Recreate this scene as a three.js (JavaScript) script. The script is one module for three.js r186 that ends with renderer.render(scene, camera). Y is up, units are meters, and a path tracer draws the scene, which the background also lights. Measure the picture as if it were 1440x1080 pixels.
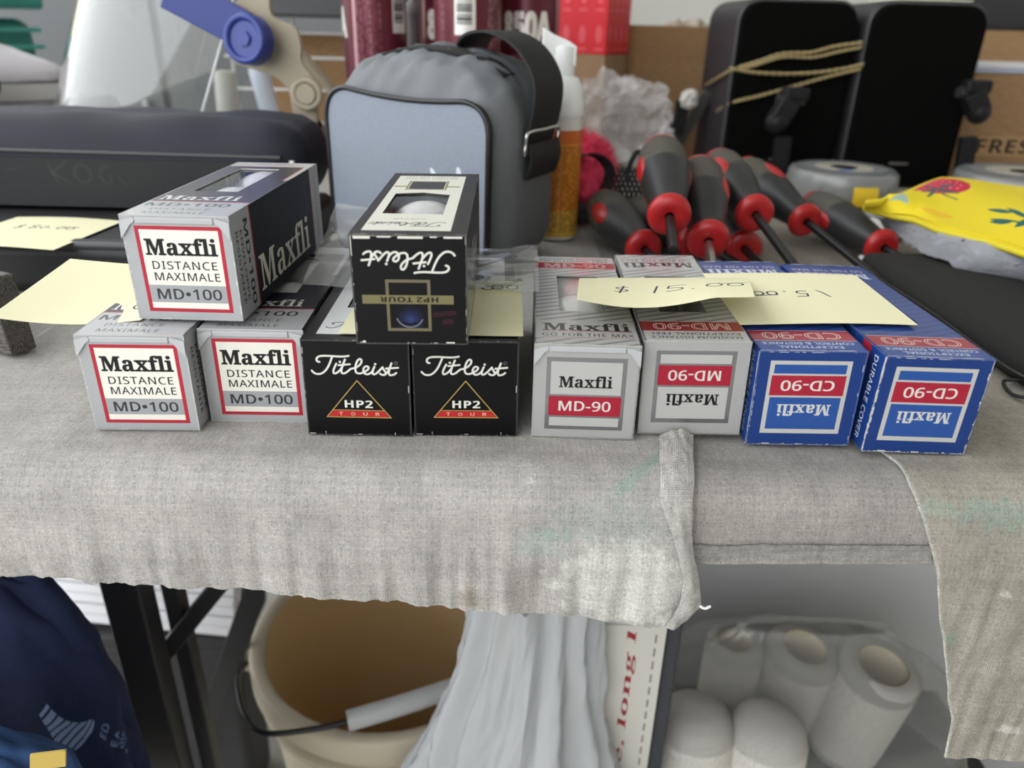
import * as THREE from 'three';
import { RoundedBoxGeometry } from 'three/addons/geometries/RoundedBoxGeometry.js';
import { mergeGeometries, mergeVertices } from 'three/addons/utils/BufferGeometryUtils.js';
import { createNoise2D, createNoise3D } from 'simplex-noise';

// ---------- camera, sky, exposure ----------
const V = (x, y, z) => new THREE.Vector3(x, y, z);
const scene = new THREE.Scene();
const FOCAL = 1051.4, PITCH = THREE.MathUtils.degToRad(25.27), ROLL = THREE.MathUtils.degToRad(1.386), EYE = 0.1615;
const camera = new THREE.PerspectiveCamera(2 * Math.atan(540 / FOCAL) * 180 / Math.PI, 4 / 3, 0.02, 60);
camera.position.set(0, EYE, 0);
camera.rotation.set(-PITCH, 0, ROLL, 'XYZ');
camera.focus = 0.345; camera.userData.fStop = 7.5;
{ // even overcast sky
  const d = new Float32Array(16 * 8 * 4); for (let i = 0; i < 128; i++) d.set([0.95, 0.975, 1.0, 1], i * 4);
  const sky = new THREE.DataTexture(d, 16, 8, THREE.RGBAFormat, THREE.FloatType); sky.mapping = THREE.EquirectangularReflectionMapping; sky.magFilter = THREE.LinearFilter; sky.needsUpdate = true;
  scene.background = sky; scene.environment = sky;
}
const renderer = new THREE.WebGLRenderer({ antialias: true });
renderer.toneMapping = THREE.LinearToneMapping;
renderer.toneMappingExposure = 3.4;
renderer.shadowMap.enabled = true;

// ---------- helpers ----------
function rayOf(px, py) {
  const a = px - 720, b = py - 540, c = Math.cos(ROLL), s = Math.sin(ROLL);
  const X = (c * a + s * b) / FOCAL, Y = -(-s * a + c * b) / FOCAL, cp = Math.cos(PITCH), sp = Math.sin(PITCH);
  return V(X, Y * cp - sp, -(cp + Y * sp));
}
const onY = (px, py, y) => { const r = rayOf(px, py), t = (y - EYE) / r.y; return V(r.x * t, y, r.z * t); };   // where a sight line meets a level surface
const onZ = (px, py, z) => { const r = rayOf(px, py), t = z / r.z; return V(r.x * t, EYE + r.y * t, z); };      // where it meets an upright plane
function reach(A, px, py, len) {                                                                                // far point of a rod of known length that starts at A
  const r = rayOf(px, py).normalize(), o = V(0, EYE, 0).sub(A), b = o.dot(r), c = o.lengthSq() - len * len, d = Math.max(0, b * b - c);
  return V(0, EYE, 0).addScaledVector(r, -b + Math.sqrt(d));
}
function rng(seed) { let s = seed | 0; return () => { s = (s + 0x6d2b79f5) | 0; let t = Math.imul(s ^ (s >>> 15), 1 | s); t = (t + Math.imul(t ^ (t >>> 7), 61 | t)) ^ t; return ((t ^ (t >>> 14)) >>> 0) / 4294967296; }; }
const n2 = createNoise2D(rng(7)), n3 = createNoise3D(rng(11));
const smooth = (a, b, x) => { const t = Math.min(1, Math.max(0, (x - a) / (b - a))); return t * t * (3 - 2 * t); };
const lerp = (a, b, t) => a + (b - a) * t;
function interp(table, x) { if (x <= table[0][0]) return table[0][1]; for (let i = 1; i < table.length; i++) if (x <= table[i][0]) { const [a, b] = table[i - 1], [c, d] = table[i]; return lerp(b, d, (x - a) / (c - a)); } return table[table.length - 1][1]; }

function mat(color, roughness = 0.7, extra = {}) {
  const m = new THREE.MeshPhysicalMaterial({ roughness, side: THREE.DoubleSide, ...extra });
  if (Array.isArray(color)) m.color.setRGB(...color); else m.color.set(color);
  return m;
}
function canvasTex(w, h, draw, srgb = true) {
  const c = document.createElement('canvas'); c.width = w; c.height = h;
  const g = c.getContext('2d'); draw(g, w, h);
  const t = new THREE.CanvasTexture(c); if (srgb) t.colorSpace = THREE.SRGBColorSpace; t.magFilter = THREE.LinearFilter; t.anisotropy = 8;
  return t;
}
function dataTex(n, f, srgb = true) {
  const d = new Uint8Array(n * n * 4);
  for (let y = 0; y < n; y++) for (let x = 0; x < n; x++) { const v = f(x, y), o = (y * n + x) * 4; for (let k = 0; k < 3; k++) d[o + k] = Math.max(0, Math.min(255, (Array.isArray(v) ? v[k] : v))); d[o + 3] = 255; }
  const t = new THREE.DataTexture(d, n, n); t.wrapS = t.wrapT = THREE.RepeatWrapping; t.magFilter = THREE.LinearFilter; if (srgb) t.colorSpace = THREE.SRGBColorSpace; t.needsUpdate = true; return t;
}
const taken = new Map();
function numbered(name) { const k = taken.get(name) ?? 0; taken.set(name, k + 1); return k ? `${name}_${String(k).padStart(3, '0')}` : name; }
function shade(o) { o.traverse((c) => { if (c.isMesh) { c.castShadow = true; c.receiveShadow = true; } }); return o; }
function tag(o, label, category, group) { o.userData.label = label; o.userData.category = category; if (group) o.userData.group = group; return o; }
function part(name, geometry, material, parent, at, rot) {
  const g = Array.isArray(geometry) ? mergeGeometries(geometry.map((x) => { const y = x.index ? x.toNonIndexed() : x; for (const k of Object.keys(y.attributes)) if (!['position', 'normal', 'uv'].includes(k)) y.deleteAttribute(k); return y; })) : geometry;
  const m = new THREE.Mesh(g, material); m.name = name; m.castShadow = m.receiveShadow = true;
  if (at) m.position.copy(at); if (rot) m.rotation.set(...rot);
  parent.add(m); return m;
}
function thing(name, label, category, at = V(0, 0, 0), turn = 0, group) {
  const o = new THREE.Group(); o.name = numbered(name); o.position.copy(at); o.rotation.y = turn; scene.add(o); return tag(o, label, category, group);
}
function single(name, label, category, geometry, material, group) { const m = part(numbered(name), geometry, material, scene); return tag(m, label, category, group); }
function structure(name, geometry, material) { const m = part(name, geometry, material, scene); m.userData.kind = 'structure'; return m; }
const box = (w, h, d, x = 0, y = 0, z = 0, r = 0) => (r ? new RoundedBoxGeometry(w, h, d, 3, r) : new THREE.BoxGeometry(w, h, d)).translate(x, y, z);
const cyl = (r0, r1, h, x = 0, y = 0, z = 0, n = 32) => new THREE.CylinderGeometry(r0, r1, h, n).translate(x, y, z);
const curve = (pts, closed = false) => new THREE.CatmullRomCurve3(pts, closed, 'centripetal');
const tube = (pts, r, n = 48, closed = false, k = 8) => new THREE.TubeGeometry(curve(pts, closed), n, r, k, closed);
const lathe = (pts, n = 40) => new THREE.LatheGeometry(pts.map(([r, y]) => new THREE.Vector2(r, y)), n);
function bar(a, b, w, d, up = V(0, 0, 1)) {                 // a square bar between two points
  const g = new RoundedBoxGeometry(w, a.distanceTo(b), d, 2, Math.min(w, d) * 0.12), y = b.clone().sub(a).normalize(), x = y.clone().cross(up).normalize(), z = x.clone().cross(y);
  return g.applyMatrix4(new THREE.Matrix4().makeBasis(x, y, z).setPosition(a.clone().add(b).multiplyScalar(0.5)));
}
// a sheet with thickness: f(u, v) -> Vector3 over [0,1]^2; color(u, v, p) -> [r,g,b] optional
function sheet(nu, nv, f, thick, uvOf = (u, v) => [u, v], color) {
  const P = [], N = [], us = Array.isArray(nu) ? nu : Array.from({ length: nu + 1 }, (_, i) => i / nu), vs = Array.isArray(nv) ? nv : Array.from({ length: nv + 1 }, (_, i) => i / nv);
  const A = us.length, B = vs.length, id = (i, j) => j * A + i;
  for (const v of vs) for (const u of us) P.push(f(u, v));
  for (let j = 0; j < B; j++) for (let i = 0; i < A; i++) {
    const a = P[id(Math.min(A - 1, i + 1), j)].clone().sub(P[id(Math.max(0, i - 1), j)]), b = P[id(i, Math.min(B - 1, j + 1))].clone().sub(P[id(i, Math.max(0, j - 1))]);
    N.push(a.cross(b).normalize());
  }
  const pos = [], uv = [], col = [], idx = [], n = A * B;
  const push = (p, t, c) => { pos.push(p.x, p.y, p.z); uv.push(...t); if (color) col.push(...c); };
  for (const s of [0, -1]) for (let j = 0; j < B; j++) for (let i = 0; i < A; i++) { const k = id(i, j); push(P[k].clone().addScaledVector(N[k], s * thick), uvOf(us[i], vs[j]), color && color(us[i], vs[j], P[k])); }
  for (let j = 0; j < B - 1; j++) for (let i = 0; i < A - 1; i++) {
    const a = id(i, j), b = id(i + 1, j), c = id(i + 1, j + 1), d = id(i, j + 1);
    idx.push(a, b, c, a, c, d, n + a, n + c, n + b, n + a, n + d, n + c);
  }
  const rim = []; for (let i = 0; i < A; i++) rim.push(id(i, 0)); for (let j = 1; j < B; j++) rim.push(id(A - 1, j)); for (let i = A - 2; i >= 0; i--) rim.push(id(i, B - 1)); for (let j = B - 2; j > 0; j--) rim.push(id(0, j));
  const base = pos.length / 3;
  rim.forEach((k) => { for (const s of [0, 1]) { const q = (s * n + k); pos.push(pos[q * 3], pos[q * 3 + 1], pos[q * 3 + 2]); uv.push(uv[q * 2], uv[q * 2 + 1]); if (color) col.push(col[q * 3], col[q * 3 + 1], col[q * 3 + 2]); } });
  rim.forEach((_, k) => { const a = base + 2 * k, b = base + 2 * ((k + 1) % rim.length); idx.push(a, a + 1, b, b, a + 1, b + 1); });
  const g = new THREE.BufferGeometry();
  g.setAttribute('position', new THREE.Float32BufferAttribute(pos, 3)); g.setAttribute('uv', new THREE.Float32BufferAttribute(uv, 2)); if (color) g.setAttribute('color', new THREE.Float32BufferAttribute(col, 3));
  g.setIndex(idx); g.computeVertexNormals(); return g;
}
// push the vertices of a geometry about with a function and recompute its normals
function bend(g, f) { const p = g.attributes.position, v = V(0, 0, 0); for (let i = 0; i < p.count; i++) { v.fromBufferAttribute(p, i); f(v); p.setXYZ(i, v.x, v.y, v.z); } g.computeVertexNormals(); return g; }
const ribbon = (pts, w, thick, side, n = 40) => {            // a flat strap along a curve; side(t) -> width direction
  const c = curve(pts); return sheet(n, 4, (u, v) => c.getPoint(u).addScaledVector(side(u), (v - 0.5) * w), thick, (u, v) => [u * c.getLength(), v * w]);
};
// a flat outline cut out of board, uv 0..1 over its w x h box; slots 0 faces, 1 edges
function board(w, h, thick, hole, shape) {
  const s = shape ?? new THREE.Shape([[-w / 2, 0], [w / 2, 0], [w / 2, h], [-w / 2, h]].map(([x, y]) => new THREE.Vector2(x, y)));
  if (hole) s.holes.push(new THREE.Path(hole.map(([x, y]) => new THREE.Vector2(x, y))));
  const g = new THREE.ExtrudeGeometry(s, { depth: thick, bevelEnabled: false, curveSegments: 16 }).translate(0, 0, -thick), p = g.attributes.position, uv = g.attributes.uv;
  for (let i = 0; i < p.count; i++) uv.setXY(i, (p.getX(i) + w / 2) / w, p.getY(i) / h);
  return g;
}
// a box with rounded edges and an even grid, for soft things; uv in metres
function softBox(w, h, d, r, n, f) {
  let g = new THREE.BoxGeometry(w, h, d, n, n, n); g.deleteAttribute('uv'); g.deleteAttribute('normal'); g = mergeVertices(g, 1e-6);
  const p = g.attributes.position, v = V(0, 0, 0), q = V(0, 0, 0), uv = [];
  for (let i = 0; i < p.count; i++) { v.fromBufferAttribute(p, i); q.set(Math.max(-w / 2 + r, Math.min(w / 2 - r, v.x)), Math.max(-h / 2 + r, Math.min(h / 2 - r, v.y)), Math.max(-d / 2 + r, Math.min(d / 2 - r, v.z))); v.sub(q); if (v.lengthSq() > 0) v.setLength(r); v.add(q); uv.push(v.x + v.z, v.y); v.y += h / 2; f?.(v); p.setXYZ(i, v.x, v.y, v.z); }
  g.setAttribute('uv', new THREE.Float32BufferAttribute(uv, 2)); g.computeVertexNormals(); return g;
}

// ---------- the setting ----------
const FLOOR = -0.74;
const speck = (n, seed, base, amp, f) => { const a = createNoise2D(rng(seed)); const r = rng(seed + 1); return dataTex(n, (x, y) => { const c = Math.cos, s = Math.sin, k = 2 * Math.PI / n; const q = a(f * c(x * k) + 3 * s(y * k), f * s(x * k) + 5 * c(y * k)) * 0.6 + a(f * 4 * c(x * k) + 9 * s(y * k), f * 4 * s(x * k) + 9 * c(y * k)) * 0.4; return base.map((b) => b + amp * (q * 0.7 + (r() - 0.5) * 0.8)); }); };
const concreteMap = speck(512, 21, [172, 169, 163], 24, 3); concreteMap.repeat.set(44, 44);
const concrete = mat(0xffffff, 0.9, { map: concreteMap });
const plaster = mat([0.72, 0.71, 0.66], 0.9), ceilingPaint = mat([0.7, 0.7, 0.68], 0.95);
structure('floor', box(60, 0.1, 60, 0, FLOOR - 0.05, 0), concrete);
structure('wall_back', box(4.0, 2.6, 0.1, 0, FLOOR + 1.3, -2.45), plaster);
structure('wall_right', box(0.1, 2.6, 4.4, 1.95, FLOOR + 1.3, -0.2), plaster);
structure('added_shade_wall', box(2.0, 2.6, 0.1, 0.9, FLOOR + 1.3, 1.2), plaster);     // unseen wall, added to hold off sky light behind the viewer; open beyond
structure('ceiling', box(3.0, 0.1, 3.75, 0.5, FLOOR + 2.65, -0.625), ceilingPaint);

// ---------- drop cloths ----------
const THREADS = 76;
const weaveHeight = (x, y, n) => { const p = n / THREADS, i = Math.floor(x / p), j = Math.floor(y / p), u = Math.sin(Math.PI * (x / p - i)), v = Math.sin(Math.PI * (y / p - j)); return (i + j) & 1 ? Math.pow(u, 0.8) * (0.45 + 0.55 * v) : Math.pow(v, 0.8) * (0.45 + 0.55 * u); };
const threadTone = (() => { const r = rng(5); return Array.from({ length: THREADS * 2 }, () => r() - 0.5); })(), slub = (() => { const r = rng(6); return Array.from({ length: THREADS * THREADS }, () => r()); })();
const weaveMap = dataTex(1024, (x, y) => { const p = 1024 / THREADS, i = Math.floor(x / p), j = Math.floor(y / p), h = weaveHeight(x, y, 1024), t = threadTone[i] * 14 + threadTone[THREADS + j] * 14, k = slub[j * THREADS + i]; const b = 200 + h * 44 + t * 0.8 + (k > 0.93 ? 12 : 0) - (k < 0.1 ? 14 : 0) + (k - 0.5) * 18; return [b, b * 0.99, b * 0.97]; });
const weaveBump = dataTex(1024, (x, y) => weaveHeight(x, y, 1024) * 255, false);
const WEAVE = 0.053;
const canvasCloth = mat([1, 1, 1], 0.95, { map: weaveMap, bumpMap: weaveBump, bumpScale: 0.0003, vertexColors: true, sheen: 0.3, sheenRoughness: 0.8 });
const BENDZ = -0.2655, BENDR = 0.0165, TURN = BENDR * Math.PI / 2;
function draped(x, t, lift) {                      // t: metres of cloth past the start of the table's edge
  const r = BENDR + lift; let p;
  if (t < 0) p = V(x, lift, BENDZ + t);
  else if (t < TURN) p = V(x, lift - r * (1 - Math.cos(t / BENDR)), BENDZ + r * Math.sin(t / BENDR));
  else p = V(x, -BENDR - (t - TURN), BENDZ + r + (lift > 0 ? 0.0035 * smooth(0, 0.02, t - TURN) : 0));
  return p;
}
const tOfY = (y) => TURN + (-BENDR - y);
function clothRows(tBack, tFront) { const out = []; for (let t = tBack; t < -0.045; t += Math.max(0.006, (-0.045 - t) * 0.18)) out.push(t); for (let t = -0.045; t < tFront; t += 0.0016) out.push(t); out.push(tFront); return out; }
const canvasTone = (x, t) => { const a = n2(x * 22, t * 22) * 0.5 + n2(x * 70 + 9, t * 60) * 0.3 + n2(x * 190, t * 170 + 4) * 0.2; return 0.6 + 0.13 * a; };
const stain = (c, k, col) => { for (let i = 0; i < 3; i++) c[i] = lerp(c[i], col[i], k); };
const flake = (x, t, f) => 0.5 + 0.5 * (n2(x * f, t * f) * 0.6 + n2(x * f * 3, t * f * 3) * 0.4);
const TEAL = [0.36, 0.56, 0.5], CHALK = [0.84, 0.84, 0.81];
const blob = (x, y, cx, cy, rx, ry, wob = 0.35) => { const d = Math.hypot((x - cx) / rx, (y - cy) / ry) + wob * (n2(x * 90, y * 90) * 0.6 + n2(x * 260, y * 260) * 0.4); return smooth(1.06, 0.86, d); };
// pixel of a stain -> (x, t) on the cloth
function onCloth(px, py) { const a = onY(px, py, 0.001); if (a.z < BENDZ) return [a.x, a.z - BENDZ]; const b = onZ(px, py, BENDZ + BENDR); if (b.y < -BENDR) return [b.x, tOfY(b.y)]; const h = Math.min(1, Math.max(0, (a.z - BENDZ) / 0.04)); return [lerp(a.x, b.x, h), TURN * h]; }
function wrinkle(p, x, t, amp, lean = 0) {         // folds grow down the hanging part
  const k = smooth(TURN * 0.6, TURN + 0.05, t), top = smooth(0.0, -0.03, t);
  p.z += amp * k * (n2(x * 38 + lean * t * 60, t * 6) * 0.55 + n2(x * 110 + lean * t * 40, t * 9 + 3) * 0.34 + n2(x * 30 - t * 25, t * 30 + x * 18) * 0.34);
  p.y -= (1 - k) * 0.0006 * (0.5 + 0.5 * n2(x * 35, t * 35 + 8)) * (1 - 0.3 * top);
  return p;
}
function cloth(name, label, xs, edges, tBack, tFront, lift, amp, paint) {
  // edges(x0..1 s, t) -> x ; tFront may depend on s
  const tf = (s) => (typeof tFront === 'function' ? tFront(s) : tFront), rows = clothRows(tBack, 1);
  const mx = Math.max(...xs.map(tf)), tRows = clothRows(tBack, mx), vs = tRows.map((t) => t / mx);
  const f = (s, v) => { let t = v * mx; const e = tf(s); if (t > 0) t = t * e / mx; const x = edges(s, t); return [x, t]; };
  const g = sheet(xs, vs, (s, v) => { const [x, t] = f(s, v); return wrinkle(draped(x, t, lift), x, t, amp); }, -0.0011, (s, v) => { const [x, t] = f(s, v); return [x / WEAVE, t / WEAVE]; },
    (s, v) => { const [x, t] = f(s, v), k = canvasTone(x, t), c = [k * 1.0, k * 0.976, k * 0.95]; paint?.(c, x, t, s); return c; });
  return single(name, label, 'drop cloth', g, canvasCloth);
}
const steps = (n) => Array.from({ length: n + 1 }, (_, i) => i / n);
// the cloth that lies beneath, shown between the two upper ones; its doubled hem carries a seam
const MIDX0 = 0.045, MIDX1 = 0.2, midDrop = (x) => tOfY(interp([[0.07, -0.0345], [0.13, -0.0325], [0.21, -0.0305], [0.3, -0.029]], x));
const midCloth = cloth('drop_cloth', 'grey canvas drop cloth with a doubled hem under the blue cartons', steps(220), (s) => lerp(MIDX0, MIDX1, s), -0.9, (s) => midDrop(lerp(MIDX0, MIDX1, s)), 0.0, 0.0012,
  (c, x, t) => { c[0] *= 0.8; c[1] *= 0.79; c[2] *= 0.78; const [ax, at] = onCloth(1065, 655); stain(c, 0.7 * blob(x, t, ax + 0.3 * (t - at), at, 0.0028, 0.0008), CHALK); stain(c, 0.5 * smooth(0.82, 0.9, flake(x, t, 330)), CHALK); });  // whole cloth darkened: the shade on this stretch is put into its colour
midCloth.name = 'drop_cloth';
{ // the doubled hem: a second ply along the lower edge, with its stitched-down upper edge
  const g = sheet(200, 10, (s, v) => { const x = lerp(0.06, 0.232, s), e = midDrop(x), t = lerp(e - 0.0082 + 0.0004 * n2(x * 40, 2), e + 0.0004, v), p = wrinkle(draped(x, t, 0.0), x, t, 0.0012); p.z += 0.0022 - 0.0006 * Math.sin(v * Math.PI) + 0.0003 * n2(x * 160, v); return p; }, -0.0011, (s, v) => [lerp(0.06, 0.232, s) / WEAVE, v * 0.0085 / WEAVE + 0.37],
    (s, v) => { const x = lerp(0.06, 0.232, s), k = 0.43 + 0.05 * n2(x * 60, v * 3 + 5); return [k, k * 0.98, k * 0.95]; });
  part('hem', g, canvasCloth, midCloth);
}
// the cloth under the silver and black cartons
const leftEdge = [[-0.3, -0.0515], [onZ(0, 798, -0.249).x, onZ(0, 798, -0.249).y], [onZ(240, 812, -0.249).x, onZ(240, 812, -0.249).y], [onZ(480, 831, -0.249).x, onZ(480, 831, -0.249).y], [onZ(720, 850, -0.249).x, onZ(720, 850, -0.249).y], [onZ(900, 865, -0.249).x, onZ(900, 865, -0.249).y], [0.12, -0.0685]];
const LX0 = -0.62, leftRight = (t) => interp([[-1, 0.07], [-0.04, 0.0668], [0, 0.0672], [TURN, 0.0705], [0.05, 0.0725], [0.075, 0.0738]], t);
const leftXs = [...Array.from({ length: 24 }, (_, i) => i / 24 * 0.5), ...Array.from({ length: 271 }, (_, i) => 0.5 + i / 270 * 0.5)];
const chalkPatch = onCloth(880, 800), tealA = onCloth(905, 660), tealB = onCloth(760, 760), tealC = onCloth(815, 735), lump = onCloth(747, 677), rust = onCloth(660, 830);
const leftCloth = cloth('drop_cloth', 'paint-spotted canvas drop cloth under the silver and black cartons', leftXs, (s, t) => { const x = lerp(LX0, leftRight(t), s); return x; }, -0.95,
  (s) => { const x = lerp(LX0, 0.074, s), e = tOfY(interp(leftEdge, x)) + 0.0007 * (n2(x * 120, 1) + 0.6 * n2(x * 600, 7)); const d = (x - 0.060) / 0.014; return e - (d > 0 ? 0.012 * (1 - Math.sqrt(Math.max(0, 1 - d * d))) : 0); }, 0.0016, 0.0036,
  (c, x, t) => {
    const w = blob(x, t, chalkPatch[0], chalkPatch[1] + 0.004, 0.03, 0.021, 0.4); stain(c, 0.95 * w * (0.75 + 0.25 * flake(x, t, 160)), [0.88, 0.88, 0.85]);
    const line = Math.abs((x - tealA[0]) * 0.72 + (t - tealA[1]) * 0.69), along = (x - tealA[0]) * 0.69 - (t - tealA[1]) * 0.72;
    stain(c, 0.6 * smooth(0.0036, 0.0012, line + 0.0016 * n2(x * 260, t * 260)) * smooth(0.022, 0.012, Math.abs(along)), TEAL);
    stain(c, 0.55 * blob(x, t, tealB[0], tealB[1], 0.012, 0.006, 0.8) * flake(x, t, 300), TEAL); stain(c, 0.5 * blob(x, t, tealC[0] + 0.01, tealC[1], 0.024, 0.009, 0.9) * flake(x, t, 260), TEAL);
    stain(c, 0.9 * smooth(0.9, 0.96, flake(x, t, 210)), CHALK); stain(c, 0.9 * blob(x, t, lump[0], lump[1], 0.0025, 0.002, 0.7), [0.82, 0.82, 0.78]);
    stain(c, 0.5 * blob(x, t, rust[0], rust[1], 0.004, 0.006, 0.7), [0.45, 0.36, 0.26]);
  });
{ // folded side hem that hangs over the corner
  const L = [[620, 926, 974], [660, 928, 976], [700, 930, 978], [740, 942, 970], [770, 950, 972], [800, 956, 978], [835, 950, 981], [862, 930, 950]];
  const pts = L.map(([py, a, b]) => [onCloth(a, py), onCloth(b, py)]);
  const g = sheet(12, 60, (u, v) => { const k = v * (pts.length - 1), i = Math.min(pts.length - 2, Math.floor(k)), h = k - i; const at = (q) => lerp(pts[i][0][q], pts[i + 1][0][q], h) * (1 - u) + lerp(pts[i][1][q], pts[i + 1][1][q], h) * u; const x = at(0), t = at(1), p = wrinkle(draped(x, t, 0.0016), x, t, 0.002); const up = 0.0014 + 0.0016 * Math.sin(u * Math.PI) + 0.0006 * n2(x * 200, t * 120); if (t < TURN) p.y += up * (1 - t / TURN > 0 ? Math.max(0.3, 1 - t / TURN) : 0); if (t > 0) p.z += up * Math.min(1, t / TURN) + 0.0012; return p; }, -0.0011, (u, v) => [u * 0.013 / WEAVE, v * 0.09 / WEAVE], (u, v, p) => { const k = 0.6 + 0.05 * n2(p.x * 150, p.y * 150); return [k, k * 0.985, k * 0.95]; });
  part('folded_hem', g, canvasCloth, leftCloth);
  const e = onCloth(978, 834), q = draped(e[0], e[1], 0.004); part('loose_thread', tube([q, V(q.x + 0.002, q.y - 0.0006, q.z + 0.001), V(q.x + 0.0045, q.y + 0.0002, q.z + 0.0006)], 0.0006, 16), mat([0.8, 0.8, 0.78], 0.9), leftCloth);
}
// the cloth at the end of the table, hanging lowest
const rightEdge = [[-1, 0.14], [-0.06, 0.150], [onCloth(1262, 652)[1], onCloth(1262, 652)[0]], [onCloth(1290, 685)[1], onCloth(1290, 685)[0]], [onCloth(1304, 712)[1], onCloth(1304, 712)[0]], ...[[1307, 770], [1314, 850], [1325, 930], [1330, 1000], [1322, 1050]].map(([a, b]) => { const q = onCloth(a, b); return [q[1], q[0]]; })];
const tealR = onCloth(1400, 718), tealR2 = onCloth(1330, 888);
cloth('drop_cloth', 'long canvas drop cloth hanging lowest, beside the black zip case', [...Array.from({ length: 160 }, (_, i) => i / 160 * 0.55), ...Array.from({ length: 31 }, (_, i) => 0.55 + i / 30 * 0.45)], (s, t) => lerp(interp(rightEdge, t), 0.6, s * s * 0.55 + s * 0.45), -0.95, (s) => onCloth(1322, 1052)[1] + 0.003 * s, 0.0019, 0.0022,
  (c, x, t, s) => {
    c[0] *= 0.86; c[1] *= 0.83; c[2] *= 0.75;   // olive canvas tone, partly the shade at this end put into the colour
    stain(c, 0.8 * blob(x, t, tealR[0] + 0.01, tealR[1], 0.034, 0.0055, 0.8) * flake(x, t, 240), TEAL); stain(c, 0.5 * blob(x, t, tealR2[0], tealR2[1], 0.003, 0.004), TEAL);
    stain(c, 0.6 * smooth(0.0022, 0.0008, s * 0.4 + 0.0004 * n2(t * 300, 2)), CHALK); stain(c, 0.8 * smooth(0.9, 0.95, flake(x, t, 150)), CHALK);
    const [ax, at] = onCloth(1404, 822); stain(c, 0.9 * blob(x, t, ax, at, 0.0028, 0.0011, 0.1), CHALK); const [bx, bt] = onCloth(1410, 1013); stain(c, 0.8 * blob(x, t, bx, bt, 0.006, 0.003, 0.6), CHALK);
  });

// ---------- the folding table ----------
const blackSteel = mat([0.03, 0.03, 0.033], 0.45);
{
  const t = thing('folding_table', 'long folding table with black steel legs beneath the canvas cloths', 'table', V(0, FLOOR, 0));
  const top = part('tabletop', box(1.7, 0.034, 1.0, 0, -FLOOR - 0.0032 - 0.017, BENDZ + 0.0135 - 0.5, 0.0125), mat([0.5, 0.5, 0.49], 0.6), t);
  const at = (p) => V(p.x, p.y - FLOOR, p.z);
  const legs = [[[178, 812, -0.45], [229, 1075, -0.45]]];
  const a = onZ(178, 812, -0.45), lx = a.x, y0 = -FLOOR - 0.037;
  part('leg', bar(V(lx - 0.004, 0, -0.45), V(lx, y0, -0.45), 0.03, 0.022), blackSteel, t);
  part('leg', bar(V(lx + 0.02, 0, -0.475), V(lx + 0.02, y0, -0.475), 0.014, 0.014), blackSteel, t);
  part('brace', bar(at(onZ(318, 812, -0.47)).add(V(0.06, 0.08, 0)), at(onZ(226, 925, -0.47)), 0.014, 0.012), blackSteel, t);
  part('brace', bar(at(onZ(362, 820, -0.565)), at(onZ(258, 1110, -0.565)), 0.02, 0.008), blackSteel, t);
  for (const [x, z] of [[lx, -1.12], [0.74, -0.45], [0.74, -1.12]]) part('leg', bar(V(x, 0, z), V(x, y0, z), 0.03, 0.022), blackSteel, t);
}

// ---------- golf ball cartons ----------
const CW = 0.0443, CH = 0.0442, CL = 0.1312, PX = 512, TALL = 1516;
function words(g, text, cx, cy, w, h, font, color, extra = {}) {      // lettering fitted into a box of w x h round (cx, cy)
  g.save(); g.font = `${font.replace(/(serif|sans-serif|monospace)$/, '100px $1')}`; g.textAlign = 'left'; g.textBaseline = 'alphabetic';
  if (extra.spacing) g.letterSpacing = extra.spacing + 'px';
  const m = g.measureText(text), l = m.actualBoundingBoxLeft, r = m.actualBoundingBoxRight, a = m.actualBoundingBoxAscent, d = m.actualBoundingBoxDescent;
  g.translate(cx, cy); if (extra.turn) g.rotate(extra.turn); if (extra.slant) g.transform(1, 0, -extra.slant, 1, 0, 0);
  g.scale(w / (l + r), h / (a + d)); g.translate(-(r - l) / 2, (a - d) / 2);
  if (extra.outline) { g.lineWidth = extra.outline; g.strokeStyle = extra.outlineColor ?? color; g.lineJoin = 'round'; g.strokeText(text, 0, 0); }
  if (color) { g.fillStyle = color; g.fillText(text, 0, 0); }
  g.restore();
}
function grainy(g, w, h, seed, amount, n = 9000) { const r = rng(seed); for (let i = 0; i < n; i++) { const k = r(); g.fillStyle = k > 0.5 ? `rgba(255,255,255,${amount * r()})` : `rgba(0,0,0,${amount * r()})`; g.fillRect(r() * w, r() * h, 1 + r() * 2, 1 + r() * 2); } }
function scuffs(g, w, h, seed, color, opt = {}) {                     // board showing through where the print has rubbed off the edges
  const r = rng(seed); g.fillStyle = color;
  for (const [side, share] of Object.entries(opt)) for (let k = 0; k < share * 46; k++) {
    const a = r(), len = 4 + r() * r() * 60, dep = 1.5 + r() * r() * 9;
    if (side === 'top') g.fillRect(a * w, 0, len, dep); else if (side === 'bottom') g.fillRect(a * w, h - dep, len, dep); else if (side === 'left') g.fillRect(0, a * h, dep, len); else g.fillRect(w - dep, a * h, dep, len);
  }
}
const RED = '#b02a3b', INK = '#141416', SILVER = '#a9abad', CREAM = '#e9e6dc';
const rr = (g, x, y, w, h, r) => { g.beginPath(); g.roundRect(x, y, w, h, r); };

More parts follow.
